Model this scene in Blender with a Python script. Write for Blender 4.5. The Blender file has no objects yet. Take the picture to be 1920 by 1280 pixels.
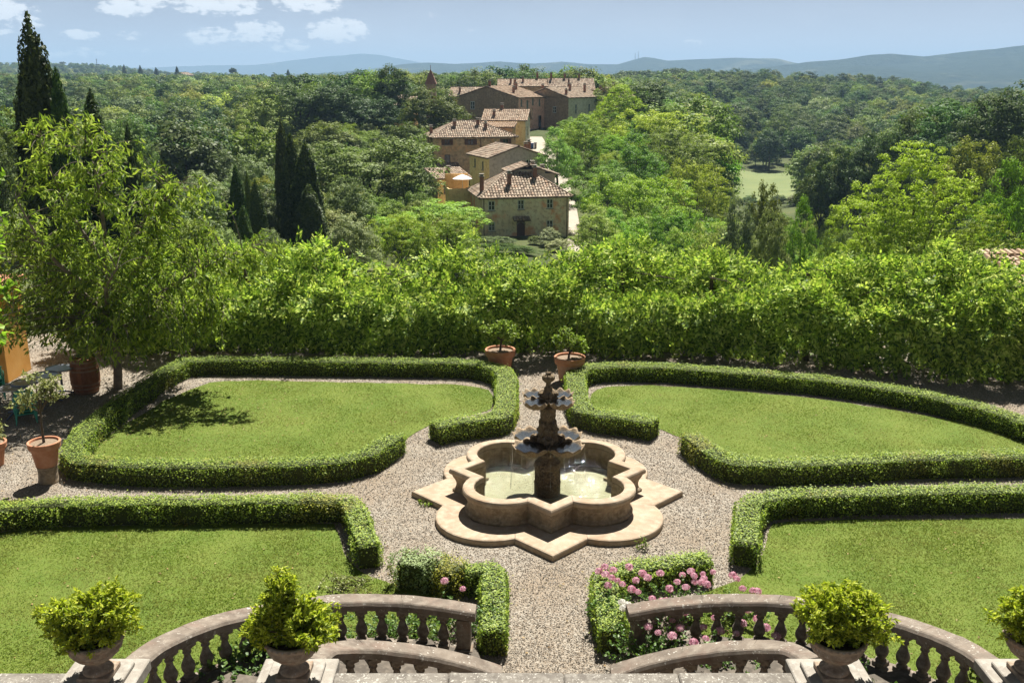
import bpy, math, random
import numpy as np
from mathutils import Vector, Matrix
R = math.radians
scene = bpy.context.scene
COL = scene.collection

# ------------------------------------------------------------------ camera
CAM_H = 8.0
PITCH = R(15.23)
FPX = 1800.0            # focal length in pixels of the 1920 px wide photograph
cam_d = bpy.data.cameras.new('camera')
cam_d.sensor_width = 36.0
cam_d.lens = FPX / 1920 * 36.0
cam_d.clip_start = 0.1
cam_d.clip_end = 40000
cam = bpy.data.objects.new('camera', cam_d)
COL.objects.link(cam)
cam.location = (0, 0, CAM_H)
cam.rotation_euler = (math.pi/2 - PITCH, 0, 0)
scene.camera = cam

# ------------------------------------------------------------------ sky + sun
SUN_EL, SUN_AZ = 58.0, 14.0       # azimuth measured from +Y towards +X
world = bpy.data.worlds.new('World')
scene.world = world
world.use_nodes = True
SKY_STRENGTH = 0.05
def build_world():
    nt = world.node_tree
    N, L = nt.nodes, nt.links
    N.clear()
    out = N.new('ShaderNodeOutputWorld')
    bg = N.new('ShaderNodeBackground')
    sky = N.new('ShaderNodeTexSky')
    sky.sky_type = 'NISHITA'
    sky.sun_disc = False
    sky.sun_elevation = R(SUN_EL)
    sky.sun_rotation = R(SUN_AZ)
    sky.altitude = 1000
    sky.air_density = 0.19
    sky.dust_density = 0.5
    sky.ozone_density = 2.0
    bg.inputs['Strength'].default_value = SKY_STRENGTH
    # cumulus clouds: soft patches by direction, broken up with noise
    tc = N.new('ShaderNodeTexCoord')
    sep = N.new('ShaderNodeSeparateXYZ')
    L.new(tc.outputs['Generated'], sep.inputs[0])
    def m(op, a, b=None, c=None, clamp=False):
        n = N.new('ShaderNodeMath'); n.operation = op; n.use_clamp = clamp
        for i, v in enumerate((a, b, c)):
            if v is None: continue
            if isinstance(v, (int, float)): n.inputs[i].default_value = v
            else: L.new(v, n.inputs[i])
        return n.outputs[0]
    az = m('DIVIDE', m('ARCTAN2', sep.outputs[0], sep.outputs[1]), math.pi/180)
    el = m('DIVIDE', m('ARCSINE', sep.outputs[2]), math.pi/180)
    cmb = N.new('ShaderNodeCombineXYZ')
    L.new(az, cmb.inputs[0]); L.new(m('MULTIPLY', el, 2.0), cmb.inputs[1])
    no = N.new('ShaderNodeTexNoise'); no.inputs['Scale'].default_value = 1.35
    no.inputs['Detail'].default_value = 8; no.inputs['Roughness'].default_value = 0.62
    L.new(cmb.outputs[0], no.inputs['Vector'])
    no2 = N.new('ShaderNodeTexNoise'); no2.inputs['Scale'].default_value = 0.13
    no2.inputs['Detail'].default_value = 5
    L.new(cmb.outputs[0], no2.inputs['Vector'])
    # (px, py, half width px, half height px, weight)
    CL = [(40,32,85,24,1.0),(120,54,34,11,.8),(65,70,60,9,.45),(297,25,44,14,1.0),(345,10,34,13,1.0),(455,16,75,17,1.05),
          (520,62,44,21,.95),(440,72,50,16,.7),(575,88,38,14,.6),(660,60,56,22,1.0),(215,73,30,9,.85),(300,72,22,9,.55),
          (610,10,62,18,.85),(222,103,32,9,.55),(150,108,40,9,.5),(320,102,26,9,.4),(885,55,40,9,.25),(1898,76,30,9,.7),
          (1270,82,24,7,.45),(985,100,50,7,.3),(800,30,60,14,.25),(-120,60,120,40,.9),(-320,10,150,60,.9),(2150,-40,200,60,.7),(700,-120,260,60,.8),(100,-200,240,90,.9)]
    acc = None
    for px, py, w, h, wt in CL:
        a0 = math.degrees(math.atan2((px-960), FPX*math.cos(PITCH)))
        e0 = math.degrees(math.atan((640-py)/FPX) - PITCH)
        da = m('DIVIDE', m('SUBTRACT', az, a0), w/FPX*57.3*1.25)
        de = m('DIVIDE', m('SUBTRACT', el, e0), h/FPX*57.3*1.25)
        d2 = m('ADD', m('MULTIPLY', da, da), m('MULTIPLY', de, de))
        f = m('MULTIPLY', m('SUBTRACT', 1.0, d2, clamp=True), wt)
        acc = f if acc is None else m('MAXIMUM', acc, f)
    dens = m('ADD', acc, m('MULTIPLY', m('SUBTRACT', no.outputs[0], 0.5), 3.2))
    dens = m('MULTIPLY', dens, m('MINIMUM', m('MULTIPLY', acc, 3.0), 1.0))
    alpha = N.new('ShaderNodeMapRange'); alpha.interpolation_type = 'SMOOTHSTEP'
    alpha.inputs['From Min'].default_value = 0.18; alpha.inputs['From Max'].default_value = 0.8
    alpha.inputs['To Max'].default_value = 0.9
    L.new(dens, alpha.inputs['Value'])
    # thin veil of high cloud
    veil = m('MULTIPLY', m('SUBTRACT', no2.outputs[0], 0.45, clamp=True), 0.35)
    tot = m('MAXIMUM', alpha.outputs[0], veil)
    mix = N.new('ShaderNodeMix'); mix.data_type = 'RGBA'
    L.new(tot, mix.inputs[0])
    hsv = N.new('ShaderNodeHueSaturation'); hsv.inputs['Saturation'].default_value = 0.36
    L.new(sky.outputs[0], hsv.inputs['Color'])
    L.new(hsv.outputs[0], mix.inputs[6])
    mix.inputs[7].default_value = (8.6, 8.7, 8.8, 1)
    L.new(mix.outputs[2], bg.inputs['Color'])
    L.new(bg.outputs[0], out.inputs['Surface'])
build_world()

sun_d = bpy.data.lights.new('sun', 'SUN')
sun_d.energy = 5.0
sun_d.angle = R(0.5)
sun_d.color = (1.0, 0.955, 0.87)
sun = bpy.data.objects.new('sun', sun_d)
COL.objects.link(sun)
_dir = Vector((math.sin(R(SUN_AZ))*math.cos(R(SUN_EL)), math.cos(R(SUN_AZ))*math.cos(R(SUN_EL)), math.sin(R(SUN_EL))))
sun.rotation_euler = (-_dir).to_track_quat('-Z', 'Y').to_euler()
sun.location = (20, 40, 60)
scene.view_settings.view_transform = 'Standard'
scene.view_settings.look = 'None'
scene.view_settings.gamma = 1.0
scene.view_settings.use_curve_mapping = False
scene.view_settings.exposure = 1.4
scene.cycles.max_bounces = 6
scene.cycles.diffuse_bounces = 3
scene.cycles.glossy_bounces = 2
scene.cycles.transmission_bounces = 4
scene.cycles.transparent_max_bounces = 8
scene.cycles.volume_bounces = 0
scene.cycles.caustics_reflective = False
scene.cycles.caustics_refractive = False

# ------------------------------------------------------------------ picture <-> place
def ray(px, py):
    u, v = (px-960)/FPX, -(py-640)/FPX
    return np.array([u, math.cos(PITCH)+v*math.sin(PITCH), -math.sin(PITCH)+v*math.cos(PITCH)])
def gp(px, py, z=0.0):
    """the point at height z that the photograph shows at (px, py)"""
    d = ray(px, py); t = (z-CAM_H)/d[2]
    return np.array([d[0]*t, d[1]*t, z])
def at(px, py, Y):
    """the point at distance Y that the photograph shows at (px, py)"""
    d = ray(px, py); t = Y/d[1]
    return np.array([d[0]*t, Y, CAM_H+d[2]*t])
def px_of(x, y, z):
    dep = y*math.cos(PITCH)+(CAM_H-z)*math.sin(PITCH)
    up = y*math.sin(PITCH)-(CAM_H-z)*math.cos(PITCH)
    return 960+FPX*x/dep, 640-FPX*up/dep

# ------------------------------------------------------------------ noise
def _hash(ix, iy, iz, seed):
    n = (ix*374761393 + iy*668265263 + iz*2147483647*3 + seed*974711) & 0x7fffffff
    n = ((n ^ (n >> 13)) * 1274126177) & 0x7fffffff
    return ((n ^ (n >> 16)) & 0xffff)/65535.0
def vnoise(p, seed=0):
    p = np.asarray(p, float)
    i = np.floor(p).astype(np.int64); f = p-i; f = f*f*(3-2*f)
    out = 0
    for dx in (0,1):
        for dy in (0,1):
            for dz in (0,1):
                w = (f[...,0] if dx else 1-f[...,0])*(f[...,1] if dy else 1-f[...,1])*(f[...,2] if dz else 1-f[...,2])
                out = out + w*_hash(i[...,0]+dx, i[...,1]+dy, i[...,2]+dz, seed)
    return out*2-1
def fbm(p, seed=0, oct=4):
    p = np.asarray(p, float); a, s, o = 1.0, 0, 0.0
    for k in range(oct):
        o = o + a*vnoise(p*(2.03**k), seed+k); s += a; a *= .5
    return o/s

# ------------------------------------------------------------------ mesh building
class MB:
    def __init__(self): self.V = []; self.F = []; self.n = 0
    def add(self, V, F, mi=0, smooth=False):
        V = np.asarray(V, float).reshape(-1, 3)
        if isinstance(F, np.ndarray): F = [F]
        groups = {}
        for f in F:
            if isinstance(f, np.ndarray): 
                self.F.append((f+self.n, mi, smooth))
            else: groups.setdefault(len(f), []).append(f)
        for k, fs in groups.items(): self.F.append((np.array(fs, dtype=np.int64)+self.n, mi, smooth))
        self.V.append(V); self.n += len(V)
        return self
    def mesh(self, name, mats):
        V = np.concatenate(self.V) if self.V else np.zeros((0,3))
        me = bpy.data.meshes.new(name)
        me.vertices.add(len(V)); me.vertices.foreach_set('co', V.astype(np.float32).ravel())
        lv = np.concatenate([f.ravel() for f, _, _ in self.F])
        tot = np.concatenate([np.full(len(f), f.shape[1]) for f, _, _ in self.F])
        mi = np.concatenate([np.full(len(f), m) for f, m, _ in self.F])
        sm = np.concatenate([np.full(len(f), s) for f, _, s in self.F])
        st = np.concatenate([[0], np.cumsum(tot)[:-1]])
        me.loops.add(len(lv)); me.loops.foreach_set('vertex_index', lv.astype(np.int32))
        me.polygons.add(len(tot)); me.polygons.foreach_set('loop_start', st.astype(np.int32))
        me.polygons.foreach_set('material_index', mi.astype(np.int32))
        me.polygons.foreach_set('use_smooth', sm.astype(bool))
        for m in (mats if isinstance(mats, (list, tuple)) else [mats]): me.materials.append(m)
        me.update(calc_edges=True)
        return me
    def obj(self, name, mats, parent=None, loc=None, rotz=0):
        o = bpy.data.objects.new(name, self.mesh(name, mats)); COL.objects.link(o)
        if parent is not None: o.parent = parent
        if loc is not None: o.location = loc
        if rotz: o.rotation_euler = (0, 0, rotz)
        return o

def link(name, me, parent=None, loc=None, rotz=0, scale=None):
    o = bpy.data.objects.new(name, me); COL.objects.link(o)
    if parent is not None: o.parent = parent
    if loc is not None: o.location = loc
    if rotz: o.rotation_euler = (0, 0, rotz)
    if scale is not None: o.scale = scale if hasattr(scale, '__len__') else (scale,)*3
    return o
def tag(o, label=None, cat=None, group=None, kind=None):
    if label: o['label'] = label
    if cat: o['category'] = cat
    if group: o['group'] = group
    if kind: o['kind'] = kind
    return o
def thing(name, label, cat, loc=(0,0,0), rotz=0, group=None):
    o = bpy.data.objects.new(name, None); COL.objects.link(o)
    o.empty_display_size = .2
    o.location = loc; o.rotation_euler = (0, 0, rotz)
    return tag(o, label, cat, group)
KIDS = {}
def kid(o):
    KIDS.setdefault(o.parent, []).append(o); return o
def copy_tree(o, parent=None):
    c = o.copy(); COL.objects.link(c); c.parent = parent
    for ch in o.children: copy_tree(ch, c)
    return c

def box_vf(c, s, rz=0.0):
    x, y, z = np.array(s)/2
    V = np.array([[-x,-y,-z],[x,-y,-z],[x,y,-z],[-x,y,-z],[-x,-y,z],[x,-y,z],[x,y,z],[-x,y,z]])
    if rz:
        cz, sz = math.cos(rz), math.sin(rz)
        V = V @ np.array([[cz,sz,0],[-sz,cz,0],[0,0,1]])
    F = np.array([[0,3,2,1],[4,5,6,7],[0,1,5,4],[1,2,6,5],[2,3,7,6],[3,0,4,7]])
    return V+np.array(c), F
def bevbox_vf(c, s, b=.01, rz=0.0):
    """box with chamfered edges"""
    x, y, z = np.array(s)/2; b = min(b, x*.9, y*.9, z*.9)
    V = []; idx = {}
    for sx in (-1,1):
        for sy in (-1,1):
            for sz in (-1,1):
                for a in range(3):
                    p = [sx*x, sy*y, sz*z]
                    for k in range(3):
                        if k != a: p[k] -= (sx,sy,sz)[k]*b
                    idx[(sx,sy,sz,a)] = len(V); V.append(p)
    F = []
    for a in range(3):
        o = [k for k in range(3) if k != a]
        for s in (-1,1):
            q = []
            for u, v in ((-1,-1),(1,-1),(1,1),(-1,1)):
                t = [0,0,0]; t[a] = s; t[o[0]] = u; t[o[1]] = v
                q.append(idx[(*t, a)])
            flip = (s < 0) != (a == 1)
            F.append(q[::-1] if flip else q)
    for a in range(3):          # edges along axis a
        o = [k for k in range(3) if k != a]
        for u in (-1,1):
            for v in (-1,1):
                q = []
                for w, ax in ((-1,o[0]),(1,o[0]),(1,o[1]),(-1,o[1])):
                    t = [0,0,0]; t[a] = w; t[o[0]] = u; t[o[1]] = v
                    q.append(idx[(*t, ax)])
                F.append(q)
    T = []
    for sx in (-1,1):
        for sy in (-1,1):
            for sz in (-1,1): T.append([idx[(sx,sy,sz,a)] for a in range(3)])
    V = np.array(V)
    if rz:
        cz, sz = math.cos(rz), math.sin(rz)
        V = V @ np.array([[cz,sz,0],[-sz,cz,0],[0,0,1]])
    return V+np.array(c), F+T
def lathe_vf(prof, n=20, c=(0,0,0), wob=None):
    P = np.array(prof, float); a = np.arange(n)/n*2*math.pi
    V = np.zeros((len(P), n, 3))
    rr = P[:,0][:,None]*np.ones(n)[None]
    if wob is not None: rr = rr*wob(a, P[:,1])
    V[...,0] = rr*np.cos(a); V[...,1] = rr*np.sin(a); V[...,2] = P[:,1][:,None]
    i = np.arange(len(P)-1)[:,None]; j = np.arange(n)[None]; k = (j+1) % n
    F = np.stack([i*n+j+0*k, i*n+k, (i+1)*n+k, (i+1)*n+j+0*k], -1).reshape(-1, 4)
    return V.reshape(-1,3)+np.array(c), F
def tube_vf(pts, rad, n=6):
    P = np.array(pts, float); m = len(P)
    rad = np.ones(m)*np.asarray(rad, float)
    T = np.gradient(P, axis=0); T /= np.linalg.norm(T, axis=1)[:,None]+1e-9
    ref = np.array([0,0,1.0]) if abs(T[0,2]) < .9 else np.array([1.0,0,0])
    A = np.cross(T, ref); A /= np.linalg.norm(A, axis=1)[:,None]+1e-9
    B = np.cross(T, A)
    a = np.arange(n)/n*2*math.pi
    V = P[:,None]+rad[:,None,None]*(np.cos(a)[None,:,None]*A[:,None]+np.sin(a)[None,:,None]*B[:,None])
    i = np.arange(m-1)[:,None]; j = np.arange(n)[None]; k = (j+1) % n
    F = np.stack([i*n+j+0*k, (i+1)*n+j+0*k, (i+1)*n+k, i*n+k], -1).reshape(-1, 4)
    return V.reshape(-1,3), F
def grid_vf(G):
    m, n = G.shape[:2]
    i = np.arange(m-1)[:,None]; j = np.arange(n-1)[None]
    F = np.stack([i*n+j, i*n+j+1, (i+1)*n+j+1, (i+1)*n+j], -1).reshape(-1, 4)
    return G.reshape(-1,3), F
def sweep_vf(path, prof, caps=True):
    """profile [(sideways, up)] (closed, counter-clockwise) carried along a path; sideways stays level"""
    P = np.array(path, float); T = np.gradient(P, axis=0); T[:,2] = 0
    T /= np.linalg.norm(T, axis=1)[:,None]+1e-9
    S = np.stack([T[:,1], -T[:,0], 0*T[:,0]], -1)
    Q = np.array(prof, float); n = len(Q); m = len(P)
    V = P[:,None]+S[:,None]*Q[None,:,0,None]+np.array([0,0,1.0])*Q[None,:,1,None]
    i = np.arange(m-1)[:,None]; j = np.arange(n)[None]; k = (j+1) % n
    F = [np.stack([i*n+j+0*k, i*n+k, (i+1)*n+k, (i+1)*n+j+0*k], -1).reshape(-1, 4)]
    if caps: F += [list(range(n))[::-1], [(m-1)*n+q for q in range(n)]]
    return V.reshape(-1,3), F
def unit(v): return v/(np.linalg.norm(v, axis=-1, keepdims=True)+1e-9)
def rdir(rng, n): return unit(rng.normal(size=(n,3)))
def leaves_vf(P, N, size, asp, rng, axis=None, fold=0.0):
    """diamond leaves at P facing N; axis = the direction of the leaf's length"""
    n = len(P); size = np.ones(n)*size
    A = rdir(rng, n) if axis is None else axis+0.0
    A = unit(A-N*np.sum(A*N, 1, keepdims=True)); B = np.cross(N, A)
    L = (size*.5)[:,None]; W = L*asp
    off = N*(fold*L)
    V = np.stack([P-A*L, P+B*W+A*L*.12+off, P+A*L, P-B*W+A*L*.12+off], 1)
    if fold:
        i = np.arange(n)[:,None]*4
        return V.reshape(-1,3), np.concatenate([i+np.array([[0,1,2]]), i+np.array([[0,2,3]])])
    F = np.arange(n*4).reshape(n, 4)
    return V.reshape(-1,3), F
def spline(pts, n):
    """Catmull-Rom through pts, n samples evenly spread by length"""
    P = np.array(pts, float); m = len(P)
    Q = np.concatenate([[2*P[0]-P[1]], P, [2*P[-1]-P[-2]]])
    out = []
    for i in range(m-1):
        p0, p1, p2, p3 = Q[i:i+4]
        for t in np.linspace(0, 1, 12, endpoint=False):
            out.append(.5*((2*p1)+(-p0+p2)*t+(2*p0-5*p1+4*p2-p3)*t*t+(-p0+3*p1-3*p2+p3)*t**3))
    out.append(P[-1]); out = np.array(out)
    s = np.concatenate([[0], np.cumsum(np.linalg.norm(np.diff(out, axis=0), axis=1))])
    q = np.linspace(0, s[-1], n)
    return np.stack([np.interp(q, s, out[:,k]) for k in range(out.shape[1])], -1)
def plen(P): return float(np.sum(np.linalg.norm(np.diff(np.array(P), axis=0), axis=1)))
def inpoly(x, y, poly):
    ins = np.zeros(len(x), bool); p = np.array(poly)
    j = len(p)-1
    for i in range(len(p)):
        c = ((p[i,1] > y) != (p[j,1] > y)) & (x < (p[j,0]-p[i,0])*(y-p[i,1])/(p[j,1]-p[i,1]+1e-12)+p[i,0])
        ins ^= c; j = i
    return ins

# ------------------------------------------------------------------ materials
class NT:
    def __init__(self, name):
        self.m = bpy.data.materials.new(name); self.m.use_nodes = True
        self.t = self.m.node_tree; self.t.nodes.clear()
        self.out = self.n('ShaderNodeOutputMaterial')
    def n(self, typ, **kw):
        x = self.t.nodes.new(typ)
        for k, v in kw.items(): setattr(x, k, v)
        return x
    def l(self, a, b): self.t.links.new(a, b)
    def put(self, sock, v):
        if v is None: return
        if isinstance(v, bpy.types.NodeSocket): self.l(v, sock)
        elif isinstance(v, (tuple, list)) and len(v) == 3 and sock.type == 'RGBA': sock.default_value = (*v, 1)
        else: sock.default_value = v
    def math(self, op, a, b=0.0, clamp=False):
        x = self.n('ShaderNodeMath', operation=op, use_clamp=clamp); self.put(x.inputs[0], a); self.put(x.inputs[1], b)
        return x.outputs[0]
    def noise(self, scale, detail=4, rough=.55, vec=None, dist=0):
        x = self.n('ShaderNodeTexNoise'); x.inputs['Scale'].default_value = scale
        x.inputs['Detail'].default_value = detail; x.inputs['Roughness'].default_value = rough
        x.inputs['Distortion'].default_value = dist
        self.l(vec or self.co(), x.inputs['Vector']); return x.outputs[0]
    def voro(self, scale, feature='F1', vec=None, out='Distance'):
        x = self.n('ShaderNodeTexVoronoi', feature=feature); x.inputs['Scale'].default_value = scale
        self.l(vec or self.co(), x.inputs['Vector']); return x.outputs[out]
    def co(self):
        if not hasattr(self, '_co'): self._co = self.n('ShaderNodeTexCoord').outputs['Object']
        return self._co
    def ramp(self, fac, stops, interp='LINEAR'):
        x = self.n('ShaderNodeValToRGB'); r = x.color_ramp; r.interpolation = interp
        while len(r.elements) < len(stops): r.elements.new(.5)
        for e, (p, c) in zip(r.elements, stops):
            e.position = p; e.color = (*c, 1) if len(c) == 3 else c
        self.l(fac, x.inputs[0]); return x.outputs[0]
    def rng(self, v, a, b, c=0.0, d=1.0):
        x = self.n('ShaderNodeMapRange'); self.l(v, x.inputs['Value'])
        for k, q in zip(('From Min','From Max','To Min','To Max'), (a,b,c,d)): x.inputs[k].default_value = q
        return x.outputs[0]
    def mix(self, f, a, b, blend='MIX'):
        x = self.n('ShaderNodeMix', data_type='RGBA', blend_type=blend)
        self.put(x.inputs[0], f); self.put(x.inputs[6], a); self.put(x.inputs[7], b); return x.outputs[2]
    def bump(self, h, strength=.4, dist=.02):
        x = self.n('ShaderNodeBump'); x.inputs['Strength'].default_value = strength
        x.inputs['Distance'].default_value = dist; self.l(h, x.inputs['Height']); return x.outputs[0]
    def principled(self, col, rough=.8, normal=None, spec=.3, metal=0):
        x = self.n('ShaderNodeBsdfPrincipled')
        self.put(x.inputs['Base Color'], col); self.put(x.inputs['Roughness'], rough)
        x.inputs['Specular IOR Level'].default_value = spec; x.inputs['Metallic'].default_value = metal
        if normal is not None: self.l(normal, x.inputs['Normal'])
        self.l(x.outputs[0], self.out.inputs['Surface']); return x

GAIN = (1.42, 1.42, 1.25)
def leaf_mat(name, stops, trans=.42, tmul=(1.15,1.25,.72), gloss=.012, objw=.45, grough=.5, gain=None):
    """stops: colours from the darkest leaf to the palest; each leaf and each plant takes its own"""
    t = NT(name)
    isl = t.n('ShaderNodeNewGeometry').outputs['Random Per Island']
    ob = t.n('ShaderNodeObjectInfo').outputs['Random']
    fac = t.math('ADD', t.math('MULTIPLY', isl, 1-objw), t.math('MULTIPLY', ob, objw))
    k = len(stops)
    fac = t.math('ADD', fac, 0.0, True)
    col = t.ramp(fac, [(.08+.84*i/(k-1), tuple(q*g for q, g in zip(c, gain or GAIN))) for i, c in enumerate(stops)])
    if objw > .2:      # every plant its own hue and depth of green
        hv = t.n('ShaderNodeHueSaturation'); r2 = t.n('ShaderNodeTexWhiteNoise', noise_dimensions='1D'); t.l(ob, r2.inputs['W'])
        sp = t.n('ShaderNodeSeparateColor'); t.l(r2.outputs['Color'], sp.inputs[0])
        t.l(t.rng(sp.outputs[0], 0, 1, .475, .54), hv.inputs['Hue']); t.l(t.rng(sp.outputs[1], 0, 1, .72, 1.28), hv.inputs['Value']); t.l(t.rng(sp.outputs[2], 0, 1, .9, 1.12), hv.inputs['Saturation'])
        t.l(col, hv.inputs['Color']); col = hv.outputs[0]
    d = t.n('ShaderNodeBsdfDiffuse'); t.l(col, d.inputs['Color'])
    tr = t.n('ShaderNodeBsdfTranslucent')
    t.l(t.mix(1.0, col, tuple(q*trans*1.5 for q in tmul), 'MULTIPLY'), tr.inputs['Color'])
    m = t.n('ShaderNodeAddShader')             # a leaf reflects part of the light and passes part of it on
    t.l(d.outputs[0], m.inputs[0]); t.l(tr.outputs[0], m.inputs[1])
    g = t.n('ShaderNodeBsdfGlossy'); g.inputs['Roughness'].default_value = grough
    g.inputs['Color'].default_value = (1,1,1,1)
    m2 = t.n('ShaderNodeMixShader'); m2.inputs[0].default_value = gloss
    t.l(m.outputs[0], m2.inputs[1]); t.l(g.outputs[0], m2.inputs[2])
    t.l(m2.outputs[0], t.out.inputs['Surface'])
    return t.m
def plain_mat(name, c1, c2, scale=3, rough=.8, bump=.3, bdist=.01, spec=.25, metal=0, isl=0.0):
    t = NT(name)
    n = t.noise(scale, 6, .6)
    col = t.mix(t.rng(n, .3, .7), c1, c2)
    if isl:
        r = t.n('ShaderNodeNewGeometry').outputs['Random Per Island']
        col = t.mix(1.0, col, t.ramp(r, [(0, (1-isl,)*3), (1, (1+isl,)*3)]), 'MULTIPLY')
    t.principled(col, rough, t.bump(t.noise(scale*6, 5), bump, bdist), spec, metal)
    return t.m
def stone_mat(name, base, dark, pale, lichen=.5, scale=1.0, warm=None, lich_col=(.45,.43,.38)):
    """weathered stone: broad stains, fine grain, crusts of pale lichen"""
    t = NT(name)
    a = t.noise(2.2*scale, 6, .65); b = t.noise(9*scale, 5, .6); g = t.noise(70*scale, 3, .6)
    col = t.mix(t.rng(a, .32, .68), dark, base)
    col = t.mix(t.rng(b, .45, .75), col, pale)
    if warm: col = t.mix(t.rng(t.noise(3.1*scale, 4), .5, .72, 0, .7), col, warm)
    col = t.mix(t.rng(g, .35, .65, 0, .22), col, (.09,.08,.07))
    l = t.noise(24*scale, 4, .6, dist=.4)
    big = t.noise(3.7*scale, 3)
    th = t.math('ADD', l, t.math('MULTIPLY', t.math('SUBTRACT', big, .5), .35))
    col = t.mix(t.rng(th, .70-.16*lichen, .76-.16*lichen, 0, .85 if lichen else 0), col, lich_col)
    t.principled(col, .9, t.bump(t.math('ADD', g, t.math('MULTIPLY', b, .8)), .35, .012), .2)
    return t.m
# ------------------------------------------------------------------ shared materials
M = {}
M['box'] = leaf_mat('box leaves', [(.026,.042,.012),(.066,.098,.02),(.115,.15,.03),(.17,.2,.045)], .5, objw=.1)
M['boxdry'] = leaf_mat('dry box leaves', [(.05,.058,.016),(.1,.105,.026),(.17,.165,.045)], .4, objw=.05)
M['boxtwig'] = plain_mat('hedge twigs', (.06,.075,.02), (.03,.036,.012), 14, .9)
M['wist'] = leaf_mat('wisteria leaves', [(.026,.05,.011),(.06,.1,.019),(.115,.17,.03),(.19,.245,.05),(.26,.29,.085)], .36, objw=.0)
M['tendril'] = plain_mat('pale tendrils', (.3,.26,.2), (.2,.17,.11), 9, .8)
M['bark'] = plain_mat('grey brown bark', (.13,.1,.075), (.06,.048,.036), 7, .95, .8, .02)
M['barkpale'] = plain_mat('pale bark', (.25,.21,.16), (.12,.1,.08), 9, .95, .7, .02)
M['droop'] = leaf_mat('drooping leaves', [(.036,.058,.012),(.07,.105,.018),(.125,.165,.028),(.18,.215,.044)], .4, objw=.0)
M['vine'] = leaf_mat('vine leaves', [(0.048,0.088,0.012),(0.080,0.136,0.016),(0.120,0.176,0.024)], .5, objw=.0)
M['oak'] = leaf_mat('oak leaves', [(.028,.045,.012),(.05,.072,.017),(.075,.1,.022),(.105,.13,.028),(.13,.145,.036)], .24, objw=.6)
M['darkleaf'] = leaf_mat('dark leaves', [(.02,.036,.013),(.034,.056,.017),(.054,.08,.022),(.08,.105,.028)], .2, objw=.45)
M['greyleaf'] = leaf_mat('grey green leaves', [(.05,.066,.028),(.085,.105,.045),(.13,.15,.07),(.17,.19,.1)], .3, (1.1,1.15,.75), objw=.3)
M['acacia'] = leaf_mat('acacia leaves', [(.05,.078,.015),(.088,.13,.022),(.13,.178,.03),(.18,.225,.044)], .36, objw=.35)
M['brightacacia'] = leaf_mat('bright acacia leaves', [(.065,.095,.013),(.11,.15,.02),(.16,.205,.028),(.2,.24,.04)], .45, objw=.2)
M['cypress'] = leaf_mat('cypress sprays', [(.014,.024,.008),(.026,.04,.011),(.042,.058,.014),(.06,.074,.02)], .2, objw=.3)
M['pine'] = leaf_mat('pine needles', [(.02,.034,.012),(.032,.05,.016),(.045,.066,.022)], .22, objw=.4)
M['shrub'] = leaf_mat('yellow green shrub leaves', [(0.050,0.071,0.008),(0.104,0.130,0.013),(0.166,0.189,0.019),(0.213,0.225,0.030)], .5, objw=.0)
M['rose'] = leaf_mat('rose leaves', [(0.027,0.054,0.013),(0.045,0.086,0.020),(0.072,0.117,0.027)], .35, gloss=.025, objw=.0)
M['lemon'] = leaf_mat('lemon tree leaves', [(0.056,0.088,0.014),(0.096,0.136,0.020),(0.144,0.176,0.040)], .4, gloss=.025, objw=.0)
M['pale'] = leaf_mat('pale leaves', [(0.082,0.095,0.041),(0.136,0.150,0.068),(0.190,0.197,0.109)], .35, (1.1,1.1,.7), gloss=.02, objw=.0)
M['yellowbush'] = leaf_mat('yellowing leaves', [(0.060,0.064,0.017),(0.111,0.111,0.021),(0.170,0.162,0.030)], .4, objw=.0)
M['petal'] = leaf_mat('pink petals', [(.46,.22,.28),(.56,.36,.41),(.62,.47,.5)], .2, (1,.9,1), objw=.15, gain=(1,1,1))
M['whitepetal'] = leaf_mat('white petals', [(.7,.68,.62),(.78,.76,.72)], .15, (1,1,1), objw=.15, gain=(.9,.9,.9))
M['stone'] = stone_mat('weathered balustrade stone', (.2,.165,.13), (.1,.08,.064), (.25,.215,.175), .45, 1.0, (.19,.13,.1))
M['balus'] = stone_mat('weathered baluster stone', (0.216,0.180,0.140), (0.090,0.072,0.056), (0.306,0.270,0.216), .25, 1.6, (0.207,0.135,0.090))
M['coping'] = stone_mat('lichen covered coping stone', (.19,.172,.146), (.11,.097,.083), (.25,.232,.2), .7, 1.6, lich_col=(.42,.4,.355))
M['darkstone'] = stone_mat('step stone with painted shade', (.12,.1,.08), (.06,.052,.042), (.17,.145,.115), .0, 1.3)  # shade between the balustrades is put into this darker step colour
M['limestone'] = stone_mat('pale plinth stone', (0.339,0.314,0.271), (0.234,0.209,0.178), (0.381,0.363,0.320), .25, 1.0)
M['urn'] = stone_mat('sandstone urn', (0.336,0.264,0.192), (0.192,0.144,0.104), (0.416,0.344,0.264), .35, 2.0, (0.304,0.176,0.112))
M['travertine'] = stone_mat('pale fountain stone', (0.395,0.312,0.224), (0.274,0.201,0.137), (0.433,0.361,0.274), .0, .8, (0.357,0.243,0.152))
M['travdark'] = stone_mat('stained fountain stone', (0.340,0.264,0.183), (0.170,0.128,0.085), (0.425,0.348,0.255), .0, 1.3, (0.255,0.170,0.102))
M['fountain'] = stone_mat('dark wet fountain stone', (.17,.125,.075), (.06,.045,.03), (.34,.25,.145), .0, 3.0, (.2,.13,.06))
M['shellstone'] = stone_mat('wet shell stone', (.27,.2,.13), (.1,.075,.05), (.42,.33,.22), .0, 4.0, (.3,.2,.1))
M['terracotta'] = plain_mat('terracotta', (0.357,0.145,0.072), (0.468,0.246,0.153), 5, .85, .25, .006)
M['oldterracotta'] = plain_mat('bleached terracotta', (0.468,0.306,0.204), (0.357,0.187,0.111), 5, .88, .25, .006)
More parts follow.
